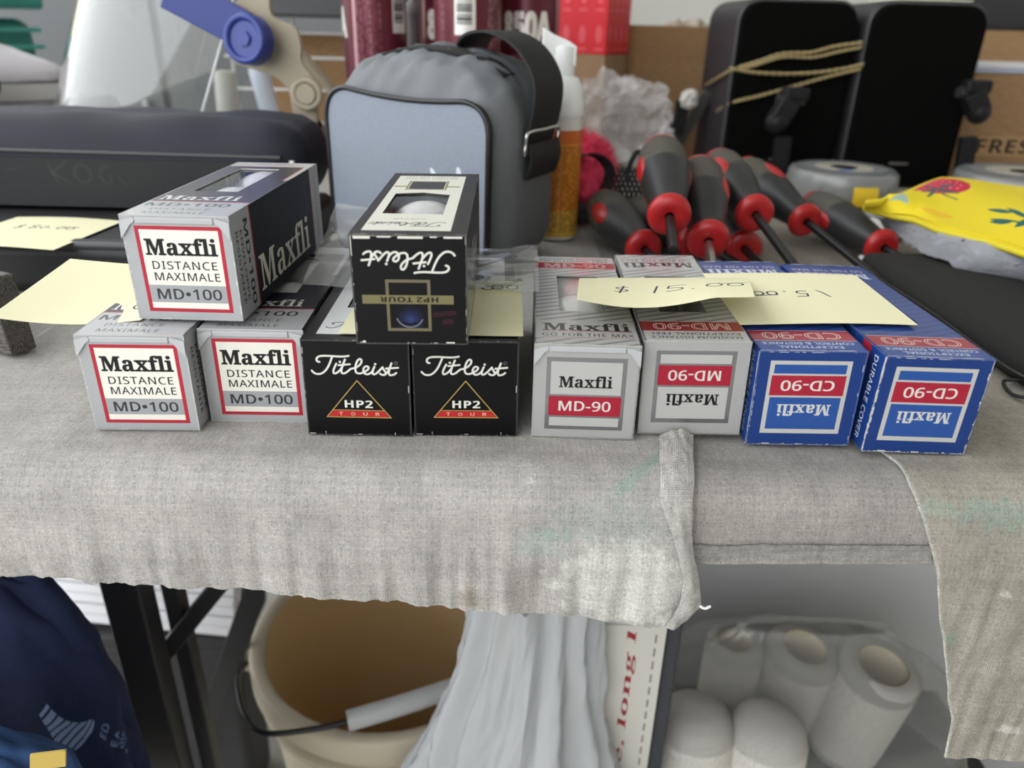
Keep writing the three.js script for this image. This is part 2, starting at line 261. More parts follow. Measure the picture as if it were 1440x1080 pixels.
// silver "distance" carton
const silverFront = canvasTex(PX, PX, (g) => {
  g.fillStyle = SILVER; g.fillRect(0, 0, PX, PX); grainy(g, PX, PX, 31, 0.05);
  g.fillStyle = RED; g.fillRect(60, 48, 412, 424); g.fillStyle = CREAM; g.fillRect(79, 66, 374, 388); g.fillStyle = '#9fa1a4'; g.fillRect(79, 336, 374, 88);
  words(g, 'Maxfli', 266, 146, 342, 84, 'bold serif', INK, { outline: 4 }); words(g, 'DISTANCE', 268, 237, 312, 40, 'sans-serif', INK, { spacing: 4, outline: 1.2 }); words(g, 'MAXIMALE', 272, 293, 316, 40, 'sans-serif', INK, { spacing: 3, outline: 1.2 });
  words(g, 'MD•100', 270, 382, 312, 52, 'sans-serif', '#35363a', { outline: 3 });
  scuffs(g, PX, PX, 32, '#d8d8d6', { left: 0.3, right: 0.3, bottom: 0.15 });
});
const silverTop = canvasTex(PX, TALL, (g, w, h) => {
  const Y = (f) => h * (1 - f);
  g.fillStyle = '#1c1d2b'; g.fillRect(0, 0, w, h); grainy(g, w, h, 33, 0.09, 22000);
  g.fillStyle = '#b4b5b8'; g.fillRect(0, Y(0.2), w, h * 0.2); g.fillStyle = RED; g.fillRect(0, Y(0.206), w, h * 0.009);
  words(g, 'Maxfli', w * 0.44, Y(0.262), w * 0.8, h * 0.072, 'bold serif', '#e4e4e2');
  words(g, 'MD•100', w * 0.45, Y(0.152), w * 0.8, h * 0.044, 'sans-serif', '#2d2e33', { outline: 3 }); words(g, 'DISTANCE', w * 0.45, Y(0.088), w * 0.56, h * 0.026, 'sans-serif', '#4a4b50', { spacing: 3 }); words(g, 'MAXIMALE', w * 0.45, Y(0.038), w * 0.58, h * 0.026, 'sans-serif', '#4a4b50', { spacing: 3 });
  g.fillStyle = '#c0c0be'; g.fillRect(0, 0, w, Y(0.9)); g.fillRect(w * 0.93, 0, w * 0.07, Y(0.6)); g.strokeStyle = RED; g.lineWidth = 8; g.beginPath(); g.moveTo(0, Y(0.895)); g.lineTo(w * 0.86, Y(0.895)); g.quadraticCurveTo(w * 0.93, Y(0.895), w * 0.93, Y(0.85)); g.lineTo(w * 0.93, Y(0.6)); g.stroke();
  words(g, 'DISTANCE MAXIMALE', w * 0.5, Y(0.96), w * 0.5, h * 0.02, 'sans-serif', '#5b5c60');
});
const silverSide = canvasTex(TALL, PX, (g, w, h) => {                 // reads from the near end (left) to the far end
  g.fillStyle = SILVER; g.fillRect(0, 0, w, h); grainy(g, w, h, 34, 0.05); g.fillStyle = '#101116'; g.fillRect(w * 0.17, 0, w * 0.7, h); grainy(g, w, h, 35, 0.05, 5000);
  g.fillStyle = RED; g.fillRect(w * 0.165, 0, w * 0.009, h); g.fillRect(w * 0.87, 0, w * 0.006, h);
  words(g, 'MD•100', w * 0.125, h * 0.52, h * 0.84, w * 0.034, 'sans-serif', INK, { turn: Math.PI / 2, outline: 4 }); words(g, 'ENVELOPPE', w * 0.08, h * 0.52, h * 0.68, w * 0.02, 'sans-serif', INK, { turn: Math.PI / 2, outline: 1.5 }); words(g, 'RESISTANTE', w * 0.043, h * 0.52, h * 0.7, w * 0.02, 'sans-serif', INK, { turn: Math.PI / 2, outline: 1.5 });
  words(g, 'Maxfli', w * 0.5, h * 0.7, w * 0.6, h * 0.4, 'bold serif', '#e0dccb'); words(g, 'MD•100', w * 0.8, h * 0.3, h * 0.36, w * 0.03, 'sans-serif', '#3d3f46', { turn: Math.PI / 2 });
  words(g, 'DISTANCE MAXIMALE', w * 0.94, h * 0.5, h * 0.75, w * 0.018, 'sans-serif', '#55565b', { turn: Math.PI / 2 });
});
// the script wordmark, drawn as pen strokes
function script(g, cx, cy, w, color, weight = 15) {
  g.save(); g.translate(cx, cy); g.scale(w / 490, w / 490); g.translate(-365, -332); g.strokeStyle = color; g.fillStyle = color; g.lineWidth = weight; g.lineCap = g.lineJoin = 'round';
  const P = ['M168 314 C146 314 146 282 180 277 C225 270 285 286 334 272', 'M240 284 C226 322 206 376 166 389 C142 393 127 382 121 369', 'M262 322 C250 346 234 376 246 383 C260 388 282 362 292 346', 'M312 296 C297 334 280 370 291 381 C306 389 326 366 342 352', 'M274 332 L338 324',
    'M342 352 C384 346 416 312 402 292 C386 280 363 330 368 366 C371 386 398 384 416 370', 'M416 370 C444 358 452 336 432 334 C410 336 404 376 426 384 C442 388 457 374 468 358', 'M476 336 C464 360 458 380 470 384 C482 385 498 366 522 338', 'M522 338 C524 358 546 368 536 382 C527 390 511 386 506 378', 'M536 382 C556 364 566 334 573 312', 'M573 312 C562 342 549 376 561 386 C573 390 590 381 598 372', 'M541 346 L609 339'];
  for (const d of P) g.stroke(new Path2D(d));
  for (const [x, y] of [[283, 311], [481, 320]]) { g.beginPath(); g.arc(x, y, weight * 0.62, 0, 7); g.fill(); }
  g.restore();
}
const WHITE = '#dedcd4', GOLD = '#b79a55', BLACK = '#08080b';
const blackFront = canvasTex(PX, PX, (g) => {
  g.fillStyle = BLACK; g.fillRect(0, 0, PX, PX); grainy(g, PX, PX, 41, 0.05, 4000);
  script(g, 250, 128, 416, WHITE, 12); g.strokeStyle = '#8a8a88'; g.lineWidth = 1.6; g.beginPath(); g.arc(448, 110, 9, 0, 7); g.stroke(); words(g, 'R', 448, 110, 7, 9, 'sans-serif', '#8a8a88');
  g.beginPath(); g.moveTo(256, 208); g.lineTo(414, 410); g.lineTo(98, 410); g.closePath(); g.strokeStyle = GOLD; g.lineWidth = 5; g.stroke();
  g.beginPath(); g.moveTo(132, 374); g.lineTo(380, 374); g.lineTo(407, 407); g.lineTo(105, 407); g.closePath(); g.fillStyle = '#b52a2c'; g.fill(); g.strokeStyle = GOLD; g.lineWidth = 4; g.beginPath(); g.moveTo(126, 371); g.lineTo(386, 371); g.stroke();
  words(g, 'HP2', 258, 336, 138, 42, 'bold sans-serif', WHITE); ['T', 'O', 'U', 'R'].forEach((c, i) => words(g, c, 168 + i * 60, 391, 20, 18, 'sans-serif', '#d9b9a0', { outline: 2 }));
  scuffs(g, PX, PX, 42, '#c9c7c0', { left: 0.25, right: 0.22, bottom: 0.3 }); g.fillStyle = '#c9c7c0'; g.fillRect(84, 492, 3, 20); g.fillRect(430, 492, 3, 20);
});
const blackFrontAlt = canvasTex(PX, PX, (g) => {
  g.fillStyle = BLACK; g.fillRect(0, 0, PX, PX); grainy(g, PX, PX, 43, 0.05, 4000);
  g.strokeStyle = '#6f6850'; g.lineWidth = 14; g.strokeRect(172, 72, 186, 232); g.fillStyle = '#77714f'; g.fillRect(62, 196, 410, 42); words(g, 'HP2 TOUR', 262, 217, 262, 25, 'bold sans-serif', INK);
  const halo = g.createRadialGradient(258, 120, 4, 258, 120, 74); halo.addColorStop(0, '#2c3a6e'); halo.addColorStop(0.5, '#171d3c'); halo.addColorStop(1, BLACK); g.fillStyle = halo; g.fillRect(182, 80, 166, 112);
  g.strokeStyle = '#76757a'; g.lineWidth = 6; g.beginPath(); g.arc(262, 146, 62, Math.PI * 1.12, Math.PI * 1.9); g.stroke(); g.strokeStyle = BLACK; g.lineWidth = 10; g.beginPath(); g.arc(262, 152, 54, Math.PI * 1.3, Math.PI * 1.7); g.stroke();
  words(g, 'NEW', 92, 112, 50, 24, 'bold sans-serif', '#4d1f28', { turn: -0.12 }); words(g, 'NOUVEAU', 106, 150, 104, 24, 'bold sans-serif', '#4d1f28', { turn: -0.12 });
  script(g, 258, 392, 410, WHITE, 12); g.fillStyle = '#e2dfd6'; for (const [x, y, w, h] of [[20, 498, 80, 14], [130, 501, 30, 11], [190, 496, 110, 16], [330, 500, 60, 12], [420, 494, 74, 18], [0, 470, 7, 42], [503, 420, 9, 90], [505, 60, 7, 40], [0, 120, 6, 60], [60, 0, 40, 12], [470, 0, 14, 16]]) g.fillRect(x, y, w, h); scuffs(g, PX, PX, 44, '#cfccc2', { left: 0.9, right: 1.2, bottom: 2.4, top: 0.5 });
});
const blackTop = canvasTex(PX, TALL, (g, w, h) => {                   // reads from the far end; the script is near the front edge, turned round on the stacked carton
  const Y = (f) => h * (1 - f);
  g.fillStyle = BLACK; g.fillRect(0, 0, w, h); g.fillStyle = '#dcdbcf'; g.fillRect(w * 0.085, Y(0.94), w * 0.77, h * 0.895);
  g.save(); g.translate(w * 0.45, Y(0.125)); g.rotate(Math.PI); script(g, 0, 0, w * 0.68, INK, 11); g.restore(); words(g, '#1 ball in golf.', w * 0.45, Y(0.195), w * 0.3, h * 0.018, 'serif', '#7a3a2c', { turn: Math.PI });
  g.strokeStyle = '#8a8352'; g.lineWidth = 12; g.strokeRect(w * 0.25, Y(0.83), w * 0.42, h * 0.17); g.fillStyle = '#26262b'; g.fillRect(w * 0.27, Y(0.82), w * 0.38, h * 0.15); g.fillStyle = '#8a8352'; g.fillRect(w * 0.1, Y(0.73), w * 0.15, h * 0.02); g.fillRect(w * 0.67, Y(0.73), w * 0.15, h * 0.02);
  for (let i = 0; i < 3; i++) words(g, 'DISTANCE AND FEEL', w * 0.46, Y(0.875 + i * 0.022), w * 0.6, h * 0.012, 'sans-serif', '#55544c', { turn: Math.PI });
  scuffs(g, w, h, 45, '#cfccc2', { bottom: 0.5, left: 0.3, right: 0.5 }); grainy(g, w, h, 46, 0.06, 6000);
});
const blackTopUpright = canvasTex(PX, TALL, (g, w, h) => {
  const Y = (f) => h * (1 - f);
  g.fillStyle = BLACK; g.fillRect(0, 0, w, h); g.fillStyle = '#d5d7d8'; g.fillRect(w * 0.115, Y(0.95), w * 0.77, h * 0.9); script(g, w * 0.5, Y(0.13), w * 0.66, INK, 11);
  g.fillStyle = '#8e2b2b'; g.beginPath(); g.moveTo(w * 0.2, Y(0.9)); g.lineTo(w * 0.8, Y(0.9)); g.lineTo(w * 0.5, Y(0.78)); g.fill(); g.strokeStyle = INK; g.lineWidth = 10; g.stroke(); script(g, w * 0.5, Y(0.925), w * 0.5, INK, 11);
  scuffs(g, w, h, 47, '#cfccc2', { bottom: 0.2, left: 0.2, right: 0.2 });
});
const blackSide = canvasTex(TALL, PX, (g, w, h) => { g.fillStyle = BLACK; g.fillRect(0, 0, w, h); grainy(g, w, h, 48, 0.06, 5000); script(g, w * 0.5, h * 0.5, w * 0.42, WHITE, 12); scuffs(g, w, h, 49, '#cfccc2', { left: 0.6, top: 0.3, bottom: 0.2 }); });

// red-banded cartons; one design in silver, one in blue
function bandedFront(paper, inner, metal, code, nameColor, seed, wear) {
  return canvasTex(PX, PX, (g) => {
    g.fillStyle = paper; g.fillRect(0, 0, PX, PX); grainy(g, PX, PX, seed, 0.05);
    g.fillStyle = metal; g.fillRect(62, 66, 390, 396); g.fillStyle = inner; g.fillRect(84, 90, 346, 352); g.fillStyle = metal; g.fillRect(84, 266, 346, 128); g.fillStyle = '#a62338'; g.fillRect(78, 276, 358, 108);
    words(g, 'Maxfli', 256, 196, 262, 64, 'bold serif', nameColor, { outline: 2 }); words(g, code, 257, 330, 256, 54, 'sans-serif', '#d9d5cf', { outline: 3 });
    scuffs(g, PX, PX, seed + 1, '#d6d4cc', wear);
  });
}
function bandedTop(paper, stripe, ink, tint, code, claims, seed, wear) {
  return canvasTex(PX, TALL, (g, w, h) => {
    const Y = (f) => h * (1 - f);
    g.fillStyle = paper; g.fillRect(0, 0, w, h); g.strokeStyle = stripe; g.lineWidth = 17; for (let i = -6; i < 30; i++) { g.beginPath(); g.moveTo(0, h - i * 62); g.lineTo(w, h - i * 62 - 210); g.stroke(); }
    g.fillStyle = paper; g.fillRect(0, Y(0.215), w, h * 0.165); words(g, 'Maxfli', w * 0.51, Y(0.155), w * 0.86, h * 0.07, 'bold serif', ink, { outline: 2 });
    g.fillStyle = RED; g.fillRect(w * 0.07, Y(0.115), w * 0.88, 5); words(g, 'GO FOR THE MAX', w * 0.51, Y(0.083), w * 0.88, h * 0.028, 'sans-serif', ink, { spacing: 5 }); g.fillStyle = RED; g.fillRect(w * 0.07, Y(0.06), w * 0.88, 4);
    g.fillStyle = paper; g.fillRect(0, 0, w, Y(0.91)); g.fillStyle = tint; g.fillRect(0, Y(0.915), w, h * 0.088); g.strokeStyle = '#d6d2c8'; g.lineWidth = 4; g.strokeRect(-6, Y(0.915), w + 12, h * 0.088);
    words(g, code, w * 0.5, Y(0.871), w * 0.74, h * 0.056, 'sans-serif', null, { outline: 3, outlineColor: '#e2ddd2' });
    words(g, claims[0], w * 0.5, Y(0.968), w * 0.86 * (claims[0].length < 13 ? 0.7 : 1), h * 0.02, 'sans-serif', ink, { outline: 1 }); words(g, claims[1], w * 0.5, Y(0.938), w * 0.86, h * 0.02, 'sans-serif', ink, { outline: 1 });
    grainy(g, w, h, seed, 0.05, 7000); scuffs(g, w, h, seed + 1, '#d6d4cc', wear);
  });
}
const mdFront = bandedFront('#aaaaa8', '#b9b9b6', '#a4a4aa', 'MD-90', '#121214', 51, { left: 0.2, right: 0.2, bottom: 0.15 });
const mdTop = bandedTop('#b3b4b4', '#7d7e82', '#17171a', '#93232f', 'MD-90', ['MAXIMUM DISTANCE', 'EXCEPTIONAL FEEL'], 53, { top: 0.2, bottom: 0.2 });
const cdFront = bandedFront('#1c3a7a', '#2a5198', '#bdbcb8', 'CD-90', '#c9c9c6', 55, { left: 1.6, right: 1.8, bottom: 1.0, top: 1.2 });
const cdTop = bandedTop('#23458e', '#1a326c', '#d7dbe6', '#9c2137', 'CD-90', ['EXCEPTIONAL', 'CONTROL & DISTANCE'], 57, { top: 1.6, bottom: 0.6, left: 0.8, right: 0.8 });
const cdSide = canvasTex(TALL, PX, (g, w, h) => { g.fillStyle = '#1c3a7a'; g.fillRect(0, 0, w, h); g.strokeStyle = '#152a5e'; g.lineWidth = 8; for (let i = -8; i < 30; i++) { g.beginPath(); g.moveTo(i * 70, h); g.lineTo(i * 70 + 190, 0); g.stroke(); } g.fillStyle = '#1c3a7a'; g.fillRect(w * 0.82, 0, w * 0.18, h); words(g, 'DURABLE COVER', w * 0.945, h * 0.5, h * 0.86, w * 0.026, 'sans-serif', '#d7dbe6', { turn: Math.PI / 2, outline: 1.5 }); g.fillStyle = '#9c2137'; g.fillRect(w * 0.84, 0, w * 0.06, h * 0.3); scuffs(g, w, h, 59, '#d6d4cc', { right: 2.6, top: 0.6, bottom: 0.6 }); });
const mdSide = canvasTex(TALL, PX, (g, w, h) => { g.fillStyle = '#a6a6a4'; g.fillRect(0, 0, w, h); g.strokeStyle = '#7d7e82'; g.lineWidth = 8; for (let i = -8; i < 30; i++) { g.beginPath(); g.moveTo(i * 70, h); g.lineTo(i * 70 + 190, 0); g.stroke(); } scuffs(g, w, h, 60, '#d6d4cc', { right: 0.4, left: 0.4 }); });

const rawBoard = mat([0.62, 0.6, 0.54], 0.85), film = mat([0.97, 0.97, 0.97], 0.08, { transmission: 1, thickness: 0, ior: 1.45 }), gray = mat([0.42, 0.42, 0.42], 0.7);
const printed = (map, rough = 0.42, extra = {}) => mat(0xffffff, rough, { map, specularIntensity: 0.6, ...extra });
const foilMap = canvasTex(256, 256, (g) => { g.fillStyle = '#004000'; g.fillStyle = 'rgb(0,120,25)'; g.fillRect(0, 0, 256, 256); g.fillStyle = 'rgb(0,70,235)'; g.fillRect(31, 33, 195, 198); g.fillStyle = 'rgb(0,120,25)'; g.fillRect(42, 45, 173, 176); g.fillStyle = 'rgb(0,70,235)'; g.fillRect(42, 133, 173, 64); g.fillStyle = 'rgb(0,120,25)'; g.fillRect(39, 138, 179, 54); }, false);
const foil = { metalnessMap: foilMap, metalness: 1, roughnessMap: foilMap, specularIntensity: 0.6 };
const M = {
  silver: { front: printed(silverFront, 0.36, { metalness: 0.12 }), top: printed(silverTop, 0.3, { clearcoat: 0.5, clearcoatRoughness: 0.12 }), side: printed(silverSide, 0.5, { specularIntensity: 0.35 }) },
  black: { front: printed(blackFront, 0.34, { specularIntensity: 0.4 }), top: printed(blackTopUpright, 0.35), side: printed(blackSide, 0.22) }, blackAlt: { front: printed(blackFrontAlt, 0.34, { specularIntensity: 0.4 }), top: printed(blackTop, 0.35), side: printed(blackSide, 0.2, { clearcoat: 0.5, clearcoatRoughness: 0.15 }) },
  md: { front: printed(mdFront, 0.8, foil), top: printed(mdTop, 0.36, { clearcoat: 0.7, clearcoatRoughness: 0.12 }), side: printed(mdSide, 0.4) }, cd: { front: printed(cdFront, 0.36), top: printed(cdTop, 0.36, { clearcoat: 0.6, clearcoatRoughness: 0.15 }), side: printed(cdSide, 0.36) },
};
const cardEdge = { silver: mat([0.5, 0.5, 0.49], 0.7), black: mat([0.03, 0.03, 0.032], 0.6), blackAlt: mat([0.05, 0.05, 0.048], 0.6), md: mat([0.42, 0.42, 0.4], 0.75), cd: mat([0.06, 0.1, 0.27], 0.6) };
const HOLES = { silver: [0.2, 0.68, 0.375, 0.845], black: [0.27, 0.73, 0.3, 0.7], blackAlt: [0.17, 0.74, 0.268, 0.6], md: [0.26, 0.74, 0.305, 0.73], cd: [0.26, 0.74, 0.27, 0.69] };
const TH = 0.0006;
function panelGeo(w, h, flipU) { const g = board(w, h, TH); if (flipU) { const uv = g.attributes.uv; for (let i = 0; i < uv.count; i++) uv.setXY(i, 1 - uv.getX(i), 1 - uv.getY(i)); } return g; }
const shared = { side: panelGeo(CL, CH), front: panelGeo(CW - 0.0002, CH - 0.0004), frontTurned: panelGeo(CW - 0.0002, CH - 0.0004, true), lid: {} };
function lidGeo(kind, turned) {
  const key = kind + turned; if (shared.lid[key]) return shared.lid[key];
  let [a, b, c, d] = HOLES[kind]; if (turned) [a, b, c, d] = [1 - b, 1 - a, 1 - d, 1 - c];
  const x0 = (a - 0.5) * CW, x1 = (b - 0.5) * CW, y0 = c * CL, y1 = d * CL;
  const cut = kind === 'blackAlt' ? [[x0, y0], [x1, y0 - 0.001], [x1, y1 - 0.004], [(x0 + x1) / 2, y1 + 0.001], [x0, y1 - 0.002]] : [[x0, y0], [x1, y0], [x1, y1], [x0, y1]];
  const g = board(CW, CL, TH, cut); if (turned) { const uv = g.attributes.uv; for (let i = 0; i < uv.count; i++) uv.setXY(i, 1 - uv.getX(i), 1 - uv.getY(i)); }
  return (shared.lid[key] = { g, pane: new THREE.PlaneGeometry(x1 - x0 + 0.004, y1 - y0 + 0.004).rotateX(-Math.PI / 2).translate((x0 + x1) / 2, CH - TH - 0.0002, -(y0 + y1) / 2), mid: -(y0 + y1) / 2 });
}
function carton(kind, label, x, y, z, yawDeg, rollDeg, turned = false, tabs = false) {
  const o = thing('golf_ball_carton', label, 'carton', V(x, y + Math.abs(Math.sin(rollDeg * Math.PI / 180)) * CW / 2, z), 0, 'golf ball cartons on the table');
  o.rotation.set(0, yawDeg * Math.PI / 180, rollDeg * Math.PI / 180, 'YXZ');
  const m = M[kind], e = cardEdge[kind], lid = lidGeo(kind, turned && kind !== 'blackAlt');
  part('front_panel', turned ? shared.frontTurned : shared.front, [m.front, e], o, V(0, 0.0001, 0));
  part('back_panel', turned ? shared.frontTurned : shared.front, [m.front, e], o, V(0, 0.0001, -CL), [0, Math.PI, 0]);
  part('side_panel', shared.side, [m.side, e], o, V(CW / 2, 0, -CL / 2), [0, Math.PI / 2, 0]);
  part('side_panel', shared.side, [m.side, e], o, V(-CW / 2, 0, -CL / 2), [0, -Math.PI / 2, 0]);
  part('bottom_panel', board(CW, CL, TH), [e, e], o, V(0, 0, 0), [Math.PI / 2, 0, 0]).rotation.set(-Math.PI / 2, 0, 0);
  o.children[4].position.y = TH;
  const top = part('top_panel', lid.g, [m.top, e], o, V(0, CH, 0.0002), [-Math.PI / 2, 0, 0]);
  const pane = part('window_film', lid.pane, film, o); pane.userData.label = 'clear film window';
  if (tabs) {
    const s = new THREE.Shape(); s.moveTo(0, 0.0018); s.quadraticCurveTo(0.0002, 0, 0.0016, -0.0002); s.lineTo(0.0062, -0.0062); s.lineTo(0.0062, 0.0009); s.lineTo(0.0009, 0.0024); s.closePath();
    for (const k of [-1, 1]) { const g = new THREE.ExtrudeGeometry(k < 0 ? new THREE.Shape(s.getPoints(6).map((p) => new THREE.Vector2(-p.x, p.y))) : s, { depth: 0.0005, bevelEnabled: false }); const t = part('tuck_tab', g, M[kind].tab ?? (M[kind].tab = mat([0.46, 0.47, 0.48], 0.4)), o, V(k * (CW / 2 - 0.0062), CH - 0.0034, 0.0002), [-0.1, 0, 0]); }
    const lip = part('tuck_flap', new RoundedBoxGeometry(CW - 0.0125, 0.0026, 0.0012, 2, 0.0005), M[kind].tab, o, V(0, CH - 0.0022, 0.0001));
  }
  return { o, mid: lid.mid };
}
const silA = carton('silver', 'silver and red carton on the cloth under the folded price note', -0.1566, 0.0022, -0.282, 1.9, 0, false, true);
const silB = carton('silver', 'silver and red carton on the cloth wedged against a black carton', -0.1112, 0.0012, -0.2935, 1.9, -0.3, false, true);
const silC = carton('silver', 'silver and red carton stacked on top of two others', -0.1361, 0.0480, -0.296, -1.2, 0.3, false, true);
const titA = carton('black', 'black carton with red and gold triangle, standing next to the silver cartons', -0.0650, 0.0018, -0.2822, 1.2, -0.5);
const titB = carton('black', 'black carton with red and gold triangle, standing across a gap from the grey striped carton', -0.0194, 0.0018, -0.2845, 1.6, 0.2);
const titC = carton('blackAlt', 'black carton stacked on two others with its print upside down', -0.0399, 0.0478, -0.2751, 0.9, 0.5, true);
const mdA = carton('md', 'grey striped carton with its red band printed the right way up', 0.0311, 0.0016, -0.2847, -1.0, 0.2, false, true);
const mdB = carton('md', 'grey striped carton with its red band upside down', 0.0778, 0.0026, -0.2883, -1.0, 1.2, true);
const cdA = carton('cd', 'blue carton with upside-down red band, beside the grey cartons', 0.1239, 0.0016, -0.2831, -0.6, 1.0, true);
const cdB = carton('cd', 'blue carton with upside-down red band, at the end of the row by the zip case', 0.1712, 0.0024, -0.2772, 0.5, -0.9, true);
// balls seen through the windows
const dimples = (() => { const out = []; for (let i = 0; i < 180; i++) { const y = 1 - (i + 0.5) / 90, r = Math.sqrt(1 - y * y), a = i * 2.399963; out.push(V(r * Math.cos(a), y, r * Math.sin(a))); } return out; })();
const ballGeo = bend(new THREE.SphereGeometry(0.0211, 72, 48), (v) => { const d = v.clone().normalize(); let best = -1; for (const q of dimples) best = Math.max(best, q.dot(d)); const a = Math.acos(Math.min(1, best)); v.addScaledVector(d, -0.00035 * smooth(0.105, 0.02, a)); });
const ballMat = mat([0.78, 0.78, 0.77], 0.3, { clearcoat: 0.4 });
for (const [c, label, group] of [[silC, ' inside the stacked silver carton', 'balls in the stacked silver carton'], [silB, ' inside the silver carton against the black one', 'balls in the lower silver carton'], [titC, ' inside the stacked black carton', 'balls in the stacked black carton'], [mdA, ' inside the right-way-up grey striped carton', 'balls in the grey striped carton']]) {
  c.o.updateMatrixWorld(true);
  for (let k = 0; k < 3; k++) { const b = single('golf_ball', ['white golf ball at the back end', 'middle white golf ball', 'white golf ball next to the front flap'][k] + label, 'golf ball', ballGeo, ballMat, group); b.position.copy(V(0, 0.0219, -CL / 2 + (k - 1) * 0.0426).applyMatrix4(c.o.matrixWorld)); b.rotation.set(k, k * 2, 0.5); }
}

// ---------- price notes ----------
function noteTex(strokes, seed) {
  return canvasTex(512, 512, (g) => { g.fillStyle = '#ebe7c0'; g.fillRect(0, 0, 512, 512); grainy(g, 512, 512, seed, 0.02, 3000); g.strokeStyle = '#33374a'; g.lineWidth = 6; g.lineCap = g.lineJoin = 'round'; for (const s of strokes) g.stroke(new Path2D(s)); });
}
const inkDollar = (x, y, s) => [`M${x + 12 * s} ${y - 22 * s} C${x - 16 * s} ${y - 26 * s} ${x - 16 * s} ${y - 4 * s} ${x} ${y} C${x + 18 * s} ${y + 4 * s} ${x + 14 * s} ${y + 28 * s} ${x - 14 * s} ${y + 22 * s}`, `M${x + 4 * s} ${y - 36 * s} L${x - 4 * s} ${y + 36 * s}`];
const ink0 = (x, y, s) => `M${x} ${y - 20 * s} C${x - 22 * s} ${y - 18 * s} ${x - 22 * s} ${y + 20 * s} ${x} ${y + 20 * s} C${x + 24 * s} ${y + 18 * s} ${x + 22 * s} ${y - 22 * s} ${x} ${y - 20 * s}`;
const inkTail = (x, y, s) => [`M${x - 2} ${y} l3 3`, ink0(x + 42 * s, y - 16 * s, 0.9 * s), ink0(x + 84 * s, y - 16 * s, 0.9 * s), `M${x + 30 * s} ${y - 34 * s} L${x + 110 * s} ${y - 40 * s}`];
const ink5 = (x, y, s) => [`M${x - 12 * s} ${y - 28 * s} L${x - 16 * s} ${y - 2 * s} C${x + 26 * s} ${y - 14 * s} ${x + 22 * s} ${y + 34 * s} ${x - 18 * s} ${y + 24 * s}`, `M${x - 12 * s} ${y - 28 * s} L${x + 20 * s} ${y - 32 * s}`];
const ink8 = (x, y, s) => `M${x + 10 * s} ${y - 26 * s} C${x - 30 * s} ${y - 30 * s} ${x - 14 * s} ${y - 4 * s} ${x + 4 * s} ${y + 2 * s} C${x + 26 * s} ${y + 12 * s} ${x + 6 * s} ${y + 36 * s} ${x - 10 * s} ${y + 24 * s} C${x - 24 * s} ${y + 8 * s} ${x + 20 * s} ${y - 8 * s} ${x + 10 * s} ${y - 26 * s}`;
const tex15 = noteTex([...inkDollar(130, 300, 1.5), 'M236 250 L226 350', ...ink5(290, 300, 1.5), ...inkTail(340, 338, 1.5)], 71);
const tex15b = noteTex(['M170 250 C182 270 176 292 196 312', ...ink5(250, 280, 1), ...inkTail(300, 300, 1)], 72);
const tex80 = noteTex([...inkDollar(150, 190, 1), ink8(216, 190, 1), ink0(262, 192, 0.9), ...inkTail(296, 206, 1)], 73), texO = noteTex([ink0(440, 380, 1.2), 'M428 356 l5 4', ink0(478, 384, 1)], 74);
const noteMat = (t) => mat(0xffffff, 0.85, { map: t });
// four corners: back-left, back-right, front-right, front-left; bow lifts the middle, curl lifts a free edge
function note(label, map, [bl, br, fr, fl], shape) {
  return single('price_note', label, 'sticky note', sheet(28, 28, (u, v) => { const p = fl.clone().lerp(fr, u).lerp(bl.clone().lerp(br, u), v); shape?.(p, u, v); return p; }, 0.00012), noteMat(map), 'yellow paper price notes');
}
const TOP = 0.0472;
{ // on the black case
  const c = V(-0.3135, 0.0368, -0.479), ax = V(Math.cos(0.07), 0, Math.sin(0.07)), az = V(Math.sin(-0.07), 0.05, Math.cos(0.07)); const q = (a, b) => c.clone().addScaledVector(ax, a * 0.0385).addScaledVector(az, -b * 0.0385);
  const k = (a, b) => { const p = q(a, b); p.y = 0.0352 + 0.001; return p; };
  note('pale yellow note priced 80.00 lying on the black case', tex80, [k(-1, 1), k(1, 1), k(1, -1), k(-1, -1)], (p, u, v) => { p.y += 0.0012 * Math.sin(u * 3); });
}
note('blank-sided yellow note sticking out from under the stacked silver carton', texO, [onY(100, 369, 0.0475), V(-0.158, 0.0473, -0.372), V(-0.158, 0.0473, -0.2965), onY(-14, 452, 0.0475)], (p, u, v) => { const k = 1 - u; p.y += 0.002 * k * k - 0.002 * Math.sin(Math.PI * k) * (1 - v); });
note('yellow note tucked flat under the stacked black carton', noteTex([...inkTail(380, 90, 1.2), ink0(400, 80, 1)], 75), [V(-0.0725, 0.0470, -0.3645), V(0.0035, 0.0470, -0.3645), V(0.0042, 0.0470, -0.2895), V(-0.0725, 0.0470, -0.2875)]);
{
  const bl = onY(815, 391, 0.048), br = onY(1046, 390, 0.048), fl = onY(811, 421, 0.0605), fr = onY(1060, 427, 0.0605);
  note('curled yellow note priced 15.00 across the grey striped cartons', tex15, [bl, br, fr, fl], (p, u, v) => { p.y += (1 - v) * (-0.004 * Math.sin(Math.PI * Math.min(1, u * 1.3)) + 0.003 * u) + 0.002 * Math.sin(Math.PI * v); });
}
{
  const bl = onY(988, 383, 0.0484), br = onY(1203, 387, 0.0484), fr = onY(1291, 457, 0.0484), fl = onY(1041, 455, 0.0484);
  note('flat yellow note priced 15.00 upside down across the blue cartons', tex15b, [fr, fl, bl, br].map((p) => p.clone()), (p, u, v) => { p.y += 0.0006 * Math.sin(u * 4); });
}
